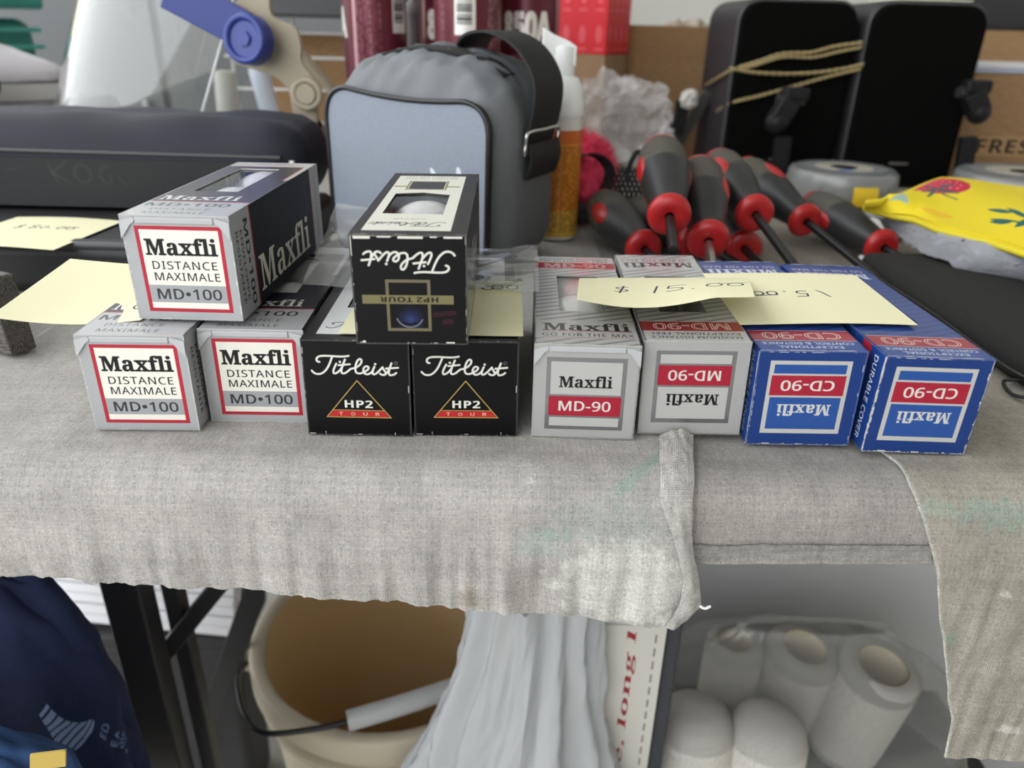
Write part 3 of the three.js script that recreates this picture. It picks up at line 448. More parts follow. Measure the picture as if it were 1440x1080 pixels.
// clear packing film caught beneath the stacked black carton
single('plastic_film', 'clear stiff plastic film sleeve poking out behind the stacked black carton', 'plastic film', sheet(24, 16, (u, v) => { const l = lerp(-0.102, 0.012, u), back = lerp(-0.43, -0.405, u); const p = V(l, 0.049, lerp(-0.345, back, v)); const end = Math.abs(u - 0.5) * 2; p.y += 0.022 * smooth(0.2, 1, 1 - u) * v + 0.006 * smooth(0.6, 1, u) * v + 0.0015 * n2(u * 4, v * 4); return p; }, 0.0002), mat([0.95, 0.96, 0.97], 0.12, { transmission: 0.92, thickness: 0, ior: 1.5 }));

// ---------- things behind the cartons ----------
const gap = 0.0025;                                         // table things stand on the cloth
const nylonMap = dataTex(256, (x, y) => { const a = ((x + y) % 8 < 4 ? 12 : -8) + ((x - y + 512) % 8 < 4 ? 8 : -8); return [205 + a, 205 + a, 205 + a]; });
{ // black soft case, laid open
  const clothMat = mat([0.016, 0.017, 0.027], 0.6, { sheen: 0.2, sheenRoughness: 0.5, sheenColor: new THREE.Color(0.3, 0.3, 0.42), specularIntensity: 0.6 }), faceMap = canvasTex(1024, 256, (g, w, h) => {
    g.fillStyle = '#1a1b1d'; g.fillRect(0, 0, w, h); grainy(g, w, h, 81, 0.05, 6000); g.strokeStyle = 'rgba(190,190,190,0.09)'; g.lineWidth = 7; g.lineCap = 'round'; g.setTransform(0.6, 0, 0, 1.7, 300, -125);
    for (const d of ['M700 90 L716 150', 'M742 84 L706 118 L742 150', 'M775 92 C748 96 752 150 778 146 C800 138 796 92 775 92', 'M836 96 C808 92 806 152 836 146 L838 122', 'M856 132 L872 152', 'M640 100 L600 116']) g.stroke(new Path2D(d));
  });
  const o = thing('soft_case', 'long black soft case lying open behind the silver cartons', 'case', V(-0.441, gap, -0.55));
  part('base', box(0.57, 0.0325, 0.19, 0, 0.01625, 0, 0.008), mat([0.016, 0.016, 0.018], 0.55), o);
  part('base_rim', box(0.574, 0.006, 0.012, 0, 0.031, 0.088, 0.0028), mat([0.05, 0.05, 0.056], 0.4), o);
  const lid = part('lid', softBox(0.575, 0.064, 0.1, 0.027, 36, (v) => { v.y += 0.0335; v.z -= 0.048; v.y += 0.0022 * n2(v.x * 12, v.z * 20) * smooth(0.05, 0.09, v.y); }), clothMat, o);
  const face = part('lid_face', board(0.54, 0.034, 0.002), [mat(0xffffff, 0.7, { map: faceMap }), clothMat], o, V(-0.004, 0.036, 0.0035));
  part('zip', tube([V(-0.275, 0.0745, 0.0006), V(-0.1, 0.0752, 0.0022), V(0.1, 0.0745, 0.0022), V(0.272, 0.0735, 0.0006)], 0.0016, 40), mat([0.05, 0.05, 0.055], 0.5), lid);
  part('zip_pull', box(0.004, 0.011, 0.002, 0.279, 0.066, -0.002, 0.0009), mat([0.55, 0.55, 0.55], 0.3, { metalness: 0.8 }), lid);
}
{ // worn steel plate
  const rusty = speck(256, 83, [92, 88, 82], 70, 2); rusty.repeat.set(1, 1);
  const m = single('steel_plate', 'worn grey metal plate standing on edge beneath a yellow note', 'plate', bend(new RoundedBoxGeometry(0.1, 0.041, 0.0145, 4, 0.0016).translate(-0.05, 0.0205, -0.00725), (v) => { v.x -= 0.09 * v.y; v.x += 0.0008 * n2(v.y * 90, v.z * 90); }), mat(0xffffff, 0.6, { map: rusty, metalness: 0.35 }));
  m.position.set(-0.2585, 0.0032, -0.3525); m.rotation.y = THREE.MathUtils.degToRad(-24);
}
{ // grey shoulder bag
  const o = thing('shoulder_bag', 'grey nylon shoulder bag with black piping and webbing strap', 'bag', V(-0.012, gap, -0.508), THREE.MathUtils.degToRad(-27));
  o.position.add(V(-0.072 * Math.cos(0.471), 0, 0.072 * -Math.sin(0.471)));
  nylonMap.repeat.set(90, 90);
  const gm = mat([0.23, 0.245, 0.265], 0.62, { map: nylonMap, sheen: 0.3 }), black = mat([0.014, 0.014, 0.014], 0.75, { map: nylonMap });
  const W = 0.146, H = 0.128, D = 0.1;
  part('body', softBox(W, H, D, 0.026, 28, (v) => {
    v.z -= D / 2; const k = smooth(0.07, H, v.y), x = v.x / (W / 2), z = (v.z + D / 2) / (D / 2);
    v.y += k * (0.021 * (1 - x * x) * (1 - 0.5 * z * z) + 0.003 * n2(v.x * 60 + v.z * 40, v.z * 50)); v.x *= 1 + 0.03 * (1 - z * z) * (1 - k); v.z += 0.0012 * n2(v.x * 40, v.y * 40);
  }), gm, o);
  const outline = []; const fw = 0.066, fh = 0.117, fr = 0.02; const sh = new THREE.Shape(); sh.moveTo(-fw + fr, 0.006); sh.lineTo(fw - fr, 0.006); sh.quadraticCurveTo(fw, 0.006, fw, 0.006 + fr); sh.lineTo(fw + 0.001, fh - fr); sh.quadraticCurveTo(fw, fh, fw - fr, fh); sh.quadraticCurveTo(0, fh - 0.004, -fw + fr, fh + 0.004); sh.quadraticCurveTo(-fw, fh + 0.004, -fw, fh - fr); sh.lineTo(-fw, 0.006 + fr); sh.quadraticCurveTo(-fw, 0.006, -fw + fr, 0.006);
  const map = canvasTex(1024, 1024, (g, w, h) => { g.fillStyle = '#858d9a'; g.fillRect(0, 0, w, h); const r = rng(84); for (let y = 0; y < h; y += 6) for (let x = (y / 6) % 2 * 3; x < w; x += 6) { g.fillStyle = r() > 0.5 ? 'rgba(255,255,255,0.07)' : 'rgba(0,0,0,0.08)'; g.fillRect(x, y, 3, 3); } g.fillStyle = 'rgba(225,230,232,0.92)'; for (const [x, y, a, b, t] of [[690, 480, 14, 36, -0.5], [716, 520, 9, 26, -0.35], [838, 462, 14, 34, -0.2], [846, 500, 10, 16, 0], [836, 566, 8, 15, 0.1], [748, 532, 6, 20, -0.2]]) { g.beginPath(); g.ellipse(x, y, a, b, t, 0, 7); g.fill(); } });
  const fg = board(0.14, 0.13, 0.006, null, sh); fg.computeBoundingBox();
  part('front_pocket', fg, [mat(0xffffff, 0.6, { map, sheen: 0.3 }), black], o, V(0, 0, 0.006));
  part('piping', new THREE.TubeGeometry(curve(sh.getSpacedPoints(80).map((p) => V(p.x, p.y, 0.006)), true), 160, 0.0018, 8, true), mat([0.012, 0.012, 0.013], 0.3), o);
  const top = (x, z) => { const X = x / (W / 2), Z = (z + D / 2) / (D / 2); return H + 0.0215 * (1 - X * X) * (1 - 0.5 * Z * Z); };
  part('zip', sheet(50, 4, (u, v) => { const x = lerp(-0.058, 0.06, u), z = -0.03 + 0.008 * Math.sin(u * 3) - v * 0.014; return V(x, top(x, z) + 0.0008 - 0.003 * smooth(0.8, 1, Math.abs(u * 2 - 1)), z); }, 0.0015, (u, v) => [u * 0.1, v * 0.01]), black, o);
  // webbing: from the side ring up, out and over the top
  const side = () => V(0, 0, 1);
  part('strap', ribbon([V(0.0755, 0.088, -0.052), V(0.0815, 0.108, -0.052), V(0.0815, 0.13, -0.052), V(0.066, 0.15, -0.054), V(0.044, 0.159, -0.056), V(0.018, 0.156, -0.066), V(-0.002, 0.142, -0.085)], 0.045, 0.0018, side, 60), black, o);
  part('strap_tab', ribbon([V(0.0785, 0.089, -0.052), V(0.0805, 0.078, -0.052), V(0.0765, 0.066, -0.052)], 0.047, 0.0022, side, 16), black, o);
  const rz = [-0.052 - 0.026, -0.052 + 0.026], ringPts = [V(0.0775, 0.0815, rz[0]), V(0.0775, 0.0815, rz[1]), V(0.079, 0.097, rz[1]), V(0.079, 0.097, rz[0])];
  part('strap_ring', tube(ringPts.flatMap((p, i) => { const q = ringPts[(i + 1) % 4]; return [p.clone().lerp(q, 0.08), p.clone().lerp(q, 0.5), p.clone().lerp(q, 0.92)]; }), 0.0014, 60, true), mat([0.75, 0.75, 0.74], 0.22, { metalness: 0.95 }), o);
}
{ // foam dispenser
  const o = thing('foam_bottle', 'slim foam bottle with orange label and white pump head', 'bottle', V(0.0345, gap, -0.638));
  const lab = canvasTex(512, 512, (g, w, h) => { g.fillStyle = '#d98a2c'; g.fillRect(0, 0, w, h); g.fillStyle = '#cc6a26'; g.fillRect(0, 0, w, 60); g.fillStyle = '#dcb04a'; g.fillRect(0, 380, w, 132); const r = rng(85); g.fillStyle = '#5d3210'; for (let y = 76; y < 490; y += 13) for (let x = 6; x < w; x += 4 + r() * 26) { g.fillStyle = y > 150 && r() > 0.93 ? '#a8261c' : '#6b3a12'; g.fillRect(x, y, 5 + r() * 16, 5); } });
  part('body', lathe([[0, 0], [0.0165, 0], [0.0178, 0.0015], [0.0178, 0.0905], [0.0172, 0.1]]), mat([0.75, 0.74, 0.7], 0.35), o);
  part('label', lathe([[0.018, 0.003], [0.018, 0.0885]]), mat(0xffffff, 0.4, { map: lab }), o);
  part('cap', lathe([[0.0182, 0.098], [0.0188, 0.1], [0.0188, 0.109], [0.0172, 0.112], [0.0165, 0.119], [0.0125, 0.1265], [0.0095, 0.128], [0.0088, 0.128], [0.0088, 0.1485], [0.006, 0.15], [0, 0.15]]), mat([0.8, 0.81, 0.8], 0.3), o);
  part('spout', new THREE.ExtrudeGeometry(new THREE.Shape([[-0.0165, 0.142], [-0.0155, 0.138], [-0.012, 0.143], [-0.006, 0.139], [0.0085, 0.137], [0.0085, 0.1495], [0.003, 0.153], [-0.008, 0.157], [-0.0165, 0.162]].map(([x, y]) => new THREE.Vector2(x, y))), { depth: 0.009, bevelSize: 0.001, bevelThickness: 0.001, bevelSegments: 2 }).translate(0, -0.001, -0.0045), mat([0.8, 0.81, 0.8], 0.3), o);
}
{ // four burgundy cans that share a printed label
  const lab = canvasTex(2048, 1024, (g, w, h) => {
    g.fillStyle = '#5c1a28'; g.fillRect(0, 0, w, h); const X = (deg) => (deg / 360 + 0.25) * w, r = rng(86);
    g.fillStyle = '#c9a06a'; g.fillRect(X(-62), 0, 20, h * 0.36); g.fillStyle = '#27459a'; g.fillRect(X(-46), 0, X(46) - X(-46), h * 0.18); words(g, 'SHERWIN', X(0), h * 0.09, w * 0.2, 44, 'bold sans-serif', '#dfe4f2', { slant: 0.2 }); words(g, 'WILLIAMS', X(0), h * 0.145, w * 0.2, 44, 'bold sans-serif', '#dfe4f2', { slant: 0.2 });
    words(g, '850A', X(0), h * 0.3, w * 0.26, 116, 'bold sans-serif', '#e6e2da', { outline: 8 }); g.fillStyle = '#8f5560'; for (let i = 0; i < 9; i++) { g.fillRect(X(-30) + i * 38, h * 0.375, 28, 14); if (i < 8) g.fillRect(X(-26) + i * 38, h * 0.415, 26, 12); }
    for (const [a, b] of [[74, 118], [200, 252]]) for (let x = X(a); x < X(b); x += 15) { g.fillStyle = r() > 0.4 ? '#8d4a58' : '#b98a8c'; for (let y = 20; y < h * 0.75; y += 6 + r() * 30) g.fillRect(x % w, y, 6, 4 + r() * 22); }
    for (const [a, b] of [[66, 72], [256, 262]]) { g.fillStyle = '#c79aa2'; g.fillRect(X(a) % w, 0, X(b) - X(a), h * 0.8); }
    g.fillStyle = '#e2e0da'; g.fillRect(X(140), h * 0.0, X(176) - X(140), h * 0.34); g.fillStyle = '#2a2a2c'; for (let y = h * 0.02; y < h * 0.3; y += 10) g.fillRect(X(144), y, X(170) - X(144), 2 + r() * 7);
  });
  const cm = mat(0xffffff, 0.3, { map: lab, metalness: 0.25 }), tin = mat([0.6, 0.58, 0.56], 0.3, { metalness: 0.8 });
  const geo = lathe([[0.0318, 0.004], [0.0318, 0.232]], 64), rim = mergeGeometries([new THREE.TorusGeometry(0.0315, 0.0016, 8, 48).rotateX(Math.PI / 2).translate(0, 0.003, 0), new THREE.TorusGeometry(0.0315, 0.0016, 8, 48).rotateX(Math.PI / 2).translate(0, 0.233, 0)]), dome = lathe([[0, 0.003], [0.031, 0.003], [0.0312, 0.233], [0.028, 0.24], [0.015, 0.248], [0.013, 0.248], [0.013, 0.258], [0, 0.258]]);
  // facing: label angle that looks at the viewer
  for (const [x, z, face, label] of [[-0.1462, -0.83, 97, 'burgundy aerosol can showing only a letter A at its rim'], [-0.074, -0.872, -6, 'burgundy aerosol can showing a figure 8, behind the barcode can'], [-0.0515, -0.798, 158, 'burgundy aerosol can with its barcode facing out'], [0.0085, -0.87, 5, 'burgundy aerosol can with blue emblem, beside the white pump bottle']]) {
    const o = thing('aerosol_can', label, 'can', V(x, gap, z), 0, 'burgundy aerosol cans');
    const b = part('label_wrap', geo, cm, o); b.rotation.y = -(face + 90) * Math.PI / 180; part('rim', rim, tin, o); part('can_body', dome, tin, o);
  }
}
single('caulk_tube', 'plain grey tube standing between the burgundy cans', 'tube', lathe([[0, 0], [0.012, 0], [0.012, 0.172], [0.0126, 0.172], [0.0126, 0.182], [0.004, 0.186], [0.003, 0.22], [0, 0.22]]).translate(-0.1165, gap, -0.905), mat([0.2, 0.2, 0.2], 0.55));
{ // red and kraft gift bag
  const o = thing('gift_bag', 'red paper bag over a brown kraft lower half', 'paper bag', V(0.084, gap, -1.06), THREE.MathUtils.degToRad(-28));
  part('kraft_body', bend(new THREE.BoxGeometry(0.086, 0.142, 0.075, 8, 8, 8).translate(0, 0.071, 0), (v) => { v.x += 0.002 * n2(v.y * 20, v.z * 20); v.z += 0.002 * n2(v.x * 20, v.y * 20); }), mat([0.33, 0.2, 0.11], 0.85), o);
  const red = canvasTex(256, 256, (g) => { g.fillStyle = '#d3212c'; g.fillRect(0, 0, 256, 256); g.fillStyle = 'rgba(255,190,190,0.35)'; for (let i = 0; i < 4; i++) for (let j = 0; j < 3; j++) { g.beginPath(); g.ellipse(34 + i * 64, 40 + j * 86, 13, 20, 0, 0, 7); g.fill(); g.fillRect(18 + i * 64, 70 + j * 86, 32, 6); } });
  part('red_sleeve', box(0.0885, 0.13, 0.0775, 0, 0.2, 0, 0.001), mat(0xffffff, 0.5, { map: red }), o);
}
const kraftMap = speck(256, 87, [152, 120, 84], 18, 3), kraft = mat(0xffffff, 0.9, { map: kraftMap });
function cardboardBox(label, at, w, h, d, turn, flaps) {
  const o = thing('cardboard_box', label, 'box', at, turn), t = 0.004;
  part('front_wall', box(w, h, t, 0, h / 2, d / 2 - t / 2), kraft, o); part('back_wall', box(w, h, t, 0, h / 2, -d / 2 + t / 2), kraft, o);
  for (const s of [-1, 1]) part('side_wall', box(t, h, d - 2 * t, s * (w / 2 - t / 2), h / 2, 0), kraft, o);
  part('base', box(w - 2 * t, t, d - 2 * t, 0, t / 2, 0), kraft, o);
  for (const [fx, fw, fh, fz, tilt] of flaps) part('flap', box(fw, fh, t, 0, fh / 2, 0), kraft, o, V(fx, h, fz), [tilt, 0, 0]);
  return o;
}
cardboardBox('tan cardboard box with raised flap, between red bag and speaker', V(0.235, gap, -1.17), 0.2, 0.125, 0.12, 0, [[0, 0.196, 0.045, 0.058, 0.12]]);
single('packing_paper', 'crumpled brown packing paper in the tan box', 'paper', bend(new THREE.IcosahedronGeometry(0.026, 4), (v) => { v.multiplyScalar(1 + 0.5 * n3(v.x * 60, v.y * 60, v.z * 60)); v.y *= 0.7; v.x *= 1.3; }).translate(0.235, 0.161, -1.17), mat([0.45, 0.38, 0.3], 0.85, { flatShading: true }));
{ // box at the end, with lettering
  const o = cardboardBox('open cardboard box stamped FRESH PRODUCE beside the speakers', V(0.675, gap, -1.06), 0.3, 0.125, 0.16, 0, [[0.0, 0.29, 0.05, -0.06, -0.25]]);
  const t = canvasTex(1024, 128, (g, w, h) => { g.clearRect(0, 0, w, h); g.fillStyle = '#ac8a62'; g.fillRect(0, 0, w, h); words(g, 'FRESH PRODUCE', w / 2, h / 2, w * 0.94, h * 0.7, 'bold sans-serif', '#2c2018'); });
  part('stamp', board(0.26, 0.024, 0.0005), [mat(0xffffff, 0.9, { map: t }), kraft], o, V(0.02, 0.03, 0.0812));
  const p = thing('magazine_stack', 'white magazines stacked in the open cardboard box', 'magazines', V(0.66, gap + 0.0045, -1.06));
  part('filler', box(0.27, 0.098, 0.135, 0, 0.049, 0), kraft, p);
  for (let i = 0; i < 6; i++) part('magazine', box(0.25, 0.0052, 0.13, 0.004 * Math.sin(i * 2), 0.1008 + i * 0.0056, 0.003 * Math.cos(i * 3), 0.001), mat(i % 2 ? [0.72, 0.72, 0.74] : [0.45, 0.48, 0.58], 0.5), p);
}
{ // dark appliance at the back with a blue side
  const o = thing('power_tool', 'dark grey power tool with a blue grip beyond the open box', 'power tool', V(0.72, gap, -1.19));
  part('housing', box(0.24, 0.165, 0.05, 0, 0.0825, 0, 0.012), mat([0.035, 0.035, 0.038], 0.55), o); for (let i = 0; i < 4; i++) part('vent_rib', box(0.2, 0.005, 0.006, 0, 0.13 + i * 0.011, 0.026, 0.002), mat([0.02, 0.02, 0.022], 0.5), o);
  part('housing_top', box(0.2, 0.06, 0.045, -0.01, 0.195, 0, 0.014), mat([0.028, 0.028, 0.032], 0.5), o); part('grip', box(0.06, 0.07, 0.04, 0.06, 0.2, 0.03, 0.012), mat([0.02, 0.05, 0.3], 0.4), o);
}
// ---------- speakers ----------
const cabinet = mat([0.03, 0.027, 0.031], 0.5, { specularIntensity: 0.5 }), grilleMap = dataTex(64, (x, y) => ((x % 8 < 4) ^ (y % 8 < 4) ? 40 : 20)); grilleMap.repeat.set(60, 60);
const grilleMat = mat([0.2, 0.2, 0.18], 0.95, { map: grilleMap, specularIntensity: 0.15 }), matteBlack = mat([0.01, 0.01, 0.011], 0.5, { specularIntensity: 0.5 });
function speaker(label, x, z, w, turn) {
  const o = thing('speaker', label, 'speaker', V(x, gap, z), turn, 'pair of black speakers'), h = 0.198, d = 0.12, r = 0.024;
  const s = (m) => { const W = w / 2 - m, a = new THREE.Shape(); a.moveTo(-W + r * 0.3, m); a.lineTo(W - r * 0.3, m); a.quadraticCurveTo(W, m, W, m + r * 0.3); a.lineTo(W, h - m - r); a.quadraticCurveTo(W, h - m, W - r, h - m); a.lineTo(-W + r, h - m); a.quadraticCurveTo(-W, h - m, -W, h - m - r); a.lineTo(-W, m + r * 0.3); a.quadraticCurveTo(-W, m, -W + r * 0.3, m); return a; };
  part('cabinet', new THREE.ExtrudeGeometry(s(0.002), { depth: d - 0.006, bevelSize: 0.002, bevelThickness: 0.002, bevelSegments: 3, curveSegments: 14 }).translate(0, 0, -d), cabinet, o);
  part('grille', new THREE.ExtrudeGeometry(s(0.006), { depth: 0.006, bevelSize: 0.003, bevelThickness: 0.003, bevelSegments: 3, curveSegments: 14 }).translate(0, 0, -0.004), grilleMat, o);
  part('trim', new THREE.TubeGeometry(curve(s(0.0025).getSpacedPoints(90).map((p) => V(p.x, p.y, -0.003)), true), 140, 0.0018, 8, true), mat([0.06, 0.06, 0.06], 0.4), o);
  part('badge', box(0.022, 0.0028, 0.001, 0, 0.028, 0.0055, 0.0004), mat([0.12, 0.11, 0.1], 0.4), o);
  return o;
}
speaker('black cloth-fronted speaker bound with gold wire', 0.3085, -0.925, 0.137, 0.03);
speaker('black cloth-fronted speaker next to the cardboard box', 0.4475, -0.915, 0.132, 0);
single('cream_card', 'cream card lying on top of the speaker next to the cardboard box', 'card', box(0.085, 0.0015, 0.07, 0.45, gap + 0.1995, -0.955), mat([0.75, 0.74, 0.62], 0.7));
{ // gold twisted wire wound round the first speaker
  const gold = mat([0.42, 0.33, 0.16], 0.35, { metalness: 0.5 }), geos = [];
  const strand = (pts, n) => { const c = curve(pts); for (const ph of [0, Math.PI]) { const q = []; for (let i = 0; i <= n; i++) { const p = c.getPoint(i / n), a = i * 1.15 + ph; q.push(p.add(V(0, Math.cos(a) * 0.0011, Math.sin(a) * 0.0011))); } geos.push(new THREE.TubeGeometry(new THREE.CatmullRomCurve3(q), n * 2, 0.0011, 6)); } };
  const at = (l) => l.map(([x, y, z]) => onZ(x, y, z)), F = -0.914;
  strand(at([[992, 120, -1.0], [1012, 108, -0.95], [1032, 97, -0.922], [1062, 88, F], [1100, 76, F], [1140, 74, F], [1172, 66, F], [1212, 60, F]]), 80);
  strand(at([[1212, 66, F], [1180, 72, F], [1145, 80, F], [1100, 80, F], [1060, 92, F], [1028, 100, -0.924]]), 70);
  strand(at([[1026, 96, -0.922], [1060, 102, F], [1110, 104, F], [1160, 101, F], [1208, 92, F], [1214, 90, F]]), 70);
  strand(at([[1212, 96, F], [1170, 106, F], [1120, 120, F], [1070, 134, F], [1030, 144, -0.92], [1008, 156, -0.955]]), 80);
  single('speaker_wire', 'twisted gold wire wound round one black speaker', 'wire', mergeGeometries(geos), gold);
}
function bracket(label, pts, z) {
  const o = thing('speaker_bracket', label, 'bracket', V(0, 0, 0), 0, 'black speaker brackets'), p = pts.map(([x, y]) => onZ(x, y, z));
  part('stem', bar(p[0], p[1], 0.017, 0.012), matteBlack, o); part('knuckle', new THREE.SphereGeometry(0.0125, 24, 16).translate(p[2].x, p[2].y, p[2].z), matteBlack, o);
  part('clamp', bar(p[2], p[3], 0.022, 0.02), matteBlack, o); part('clamp_screw', cyl(0.006, 0.006, 0.03).rotateZ(Math.PI / 2).translate(p[3].x, p[3].y, p[3].z), mat([0.03, 0.03, 0.03], 0.35), o); part('jaw', box(0.028, 0.014, 0.018, p[3].x + 0.004, p[3].y + 0.006, p[3].z, 0.004), matteBlack, o);
}
bracket('black swivel bracket standing before the wire-bound speaker', [[1092, 272], [1101, 192], [1092, 172], [1112, 140]], -0.885);
bracket('black swivel bracket standing beside the cardboard box', [[1350, 262], [1362, 192], [1376, 158], [1366, 130]], -0.885);
{ // grey bar clamp leaning on the speaker
  const o = thing('bar_clamp', 'grey steel bar clamp leaning against the wire-bound speaker', 'clamp', V(0, 0, 0)), a = onY(938, 226, 0.006), b = onZ(996, 130, -1.0);
  part('bar', bar(a, b, 0.014, 0.008), mat([0.16, 0.155, 0.15], 0.4, { metalness: 0.6 }), o); part('jaw', bar(onZ(925, 205, -1.0), onZ(952, 232, -0.98), 0.012, 0.012), matteBlack, o); part('handle', bar(onZ(950, 190, -1.0), onZ(962, 140, -1.0), 0.016, 0.012), matteBlack, o); part('knob', bend(new THREE.IcosahedronGeometry(0.011, 3), (v) => v.multiplyScalar(1 + 0.25 * n3(v.x * 150, v.y * 150, v.z * 150))).translate(...onZ(969, 139, -0.992).toArray()), mat([0.62, 0.6, 0.57], 0.6), o);
}
{ // crumpled clear bag
  const c = onZ(866, 178, -0.93);
  single('clear_bag', 'crumpled clear plastic bag before the red and brown bag', 'plastic bag', bend(new THREE.IcosahedronGeometry(0.05, 18), (v) => { const d = v.clone().normalize(); v.multiplyScalar(1 + 0.3 * n3(d.x * 1.6, d.y * 1.6, d.z * 1.6 + 4) + 0.14 * Math.abs(n3(d.x * 5, d.y * 5, d.z * 5)) + 0.06 * Math.abs(n3(d.x * 12, d.y * 12, d.z * 12))); v.x *= 1.15; v.y *= 0.9; }).translate(c.x, 0.066, c.z), mat([0.94, 0.94, 0.94], 0.16, { transmission: 0.82, thickness: 0, ior: 1.45 }));
}
{ // pink pompom and black lace charm
  const c = onZ(803, 283, -0.70), o = thing('pompom', 'fluffy hot pink pompom behind the orange-labelled bottle', 'pompom', c), pm = mat([0.85, 0.07, 0.16], 0.95, { sheen: 1, sheenColor: new THREE.Color(0.9, 0.3, 0.4), sheenRoughness: 0.6 });
  const R = 0.038; part('core', bend(new THREE.IcosahedronGeometry(R, 12), (v) => v.multiplyScalar(1 + 0.09 * n3(v.x * 80, v.y * 80, v.z * 80))), pm, o);
  const r = rng(88), hairs = [], cone = new THREE.ConeGeometry(0.0009, 0.016, 3, 1, true); for (let i = 0; i < 2600; i++) { const d = V(r() - 0.5, r() - 0.5, r() - 0.5).normalize(); const q = new THREE.Quaternion().setFromUnitVectors(V(0, 1, 0), d.clone().add(V(r() - 0.5, r() - 0.5, r() - 0.5).multiplyScalar(0.9)).normalize()); hairs.push(cone.clone().applyQuaternion(q).translate(d.x * R * 1.02, d.y * R * 1.02, d.z * R * 1.02)); }
  const fur = part('fur', mergeGeometries(hairs), pm, o); fur.userData.kind = 'stuff';
  o.position.y = Math.max(o.position.y, R * 1.05 + gap);
  const lace = thing('lace_charm', 'black lace strap with ribbon loops beside the pink pompom', 'strap', V(0, 0, 0)), bk = mat([0.01, 0.01, 0.011], 0.8), Z = -0.66, q = (l, z = Z) => l.map(([x, y]) => onZ(x, y, z));
  part('strap', ribbon(q([[806, 318], [818, 300], [838, 282], [852, 262], [858, 240], [846, 222], [826, 216], [808, 222]]), 0.014, 0.001, () => V(0.5, 0.2, 0.8).normalize()), bk, lace);
  part('strap', ribbon(q([[826, 305], [846, 284], [866, 268], [884, 252]], Z + 0.006), 0.008, 0.001, () => V(0.3, 0.6, 0.7).normalize()), bk, lace);
  part('knot', bend(new THREE.IcosahedronGeometry(0.009, 3), (v) => v.multiplyScalar(1 + 0.3 * n3(v.x * 120, v.y * 120, v.z * 120))).translate(...onZ(822, 300, Z + 0.006).toArray()), bk, lace);
  part('loop', tube(q([[882, 246], [888, 226], [896, 214], [904, 216], [909, 232], [906, 250]]), 0.0022, 40), bk, lace);
  const g = [], cc = onZ(884, 264, Z); for (let i = -4; i <= 4; i++) { g.push(tube([V(cc.x + i * 0.0042 - 0.012, cc.y - 0.024, cc.z), V(cc.x + i * 0.004, cc.y, cc.z + 0.006), V(cc.x + i * 0.0036 + 0.008, cc.y + 0.017, cc.z)], 0.0011, 14, false, 5), tube([V(cc.x - i * 0.0042 + 0.01, cc.y - 0.024, cc.z + 0.001), V(cc.x - i * 0.004, cc.y, cc.z + 0.007), V(cc.x - i * 0.0036 - 0.008, cc.y + 0.017, cc.z + 0.001)], 0.0011, 14, false, 5)); }
  part('lace', g, bk, lace);
}
// ---------- screwdrivers ----------
{
  const rubberDark = mat([0.018, 0.019, 0.02], 0.45), rubberTaupe = mat([0.085, 0.08, 0.066], 0.75, { specularIntensity: 0.5 }), redPlastic = mat([0.4, 0.014, 0.016], 0.35), shaftMat = mat([0.03, 0.03, 0.032], 0.35, { metalness: 0.7 }), steel = mat([0.5, 0.5, 0.5], 0.25, { metalness: 0.95 });
  const G = { collar: lathe([[0.003, -0.003], [0.007, -0.0042], [0.0115, -0.0038], [0.0136, -0.001], [0.0136, 0.0025], [0.0105, 0.006]]), front: lathe([[0.0105, 0.004], [0.0108, 0.012], [0.0128, 0.025], [0.0162, 0.045], [0.0172, 0.06]]), rear: lathe([[0.0172, 0.06], [0.0177, 0.062], [0.0179, 0.075], [0.0168, 0.092], [0.0152, 0.098]]), cap: lathe([[0.0152, 0.098], [0.0146, 0.102], [0.011, 0.106], [0, 0.108]]) };
  const inlay = new THREE.SphereGeometry(1, 20, 14).scale(0.0045, 0.019, 0.0078).translate(0.0145, 0.066, 0);
  const list = [ // collar pixel and height, butt pixel, label
    [905, 349, 0.02, 846, 288, 'black handled screwdriver with red collar lying nearest the pink pompom'], [975, 340, 0.019, 888, 297, 'dark screwdriver with red inlay lying beneath the upright-pointing one'], [941, 302, 0.06, 930, 214, 'screwdriver propped highest on the pile, tip pointing down behind the grey striped carton'],
    [1046, 349, 0.018, 999, 311, 'screwdriver half buried under the middle of the pile'], [996, 337, 0.042, 983, 241, 'screwdriver on the pile with a bare steel shaft behind the blue cartons'], [1061, 300, 0.048, 1009, 231, 'screwdriver slanting across the pile in front of the wire-bound speaker'],
    [1132, 310, 0.03, 1045, 240, 'long black-shafted screwdriver at the edge of the pile by the tape roll'], [1240, 347, 0.018, 1140, 290, 'screwdriver lying apart from the pile beside the zip case']];
  list.forEach(([cx, cy, h, bx, by, label], i) => {
    const A = onY(cx, cy, h), B = reach(A, bx, by, 0.105), d = B.clone().sub(A).normalize(), o = thing('screwdriver', label, 'screwdriver', A, 0, 'red and black screwdrivers in a pile');
    const minY = 0.018; if (B.y < minY) { B.y = minY; d.copy(B).sub(A).normalize(); }
    o.quaternion.setFromUnitVectors(V(0, 1, 0), d); o.rotateY(i * 1.3 + 0.6);
    part('collar', G.collar, redPlastic, o); part('grip', G.front, rubberDark, o); part('rear_grip', G.rear, rubberTaupe, o); part('end_cap', G.cap, redPlastic, o);
    part('inlay', inlay, redPlastic, o); part('inlay', inlay, redPlastic, o, null, [0, Math.PI, 0]);
    const L = Math.min(0.1, d.y > 0.03 ? (A.y - 0.006) / d.y : 0.1, A.x < 0.2 ? (A.z + 0.428) / d.z : 1); part('shaft', cyl(0.0031, 0.0031, L, 0, -L / 2 - 0.006, 0, 16), i === 4 ? steel : shaftMat, o);
  });
}
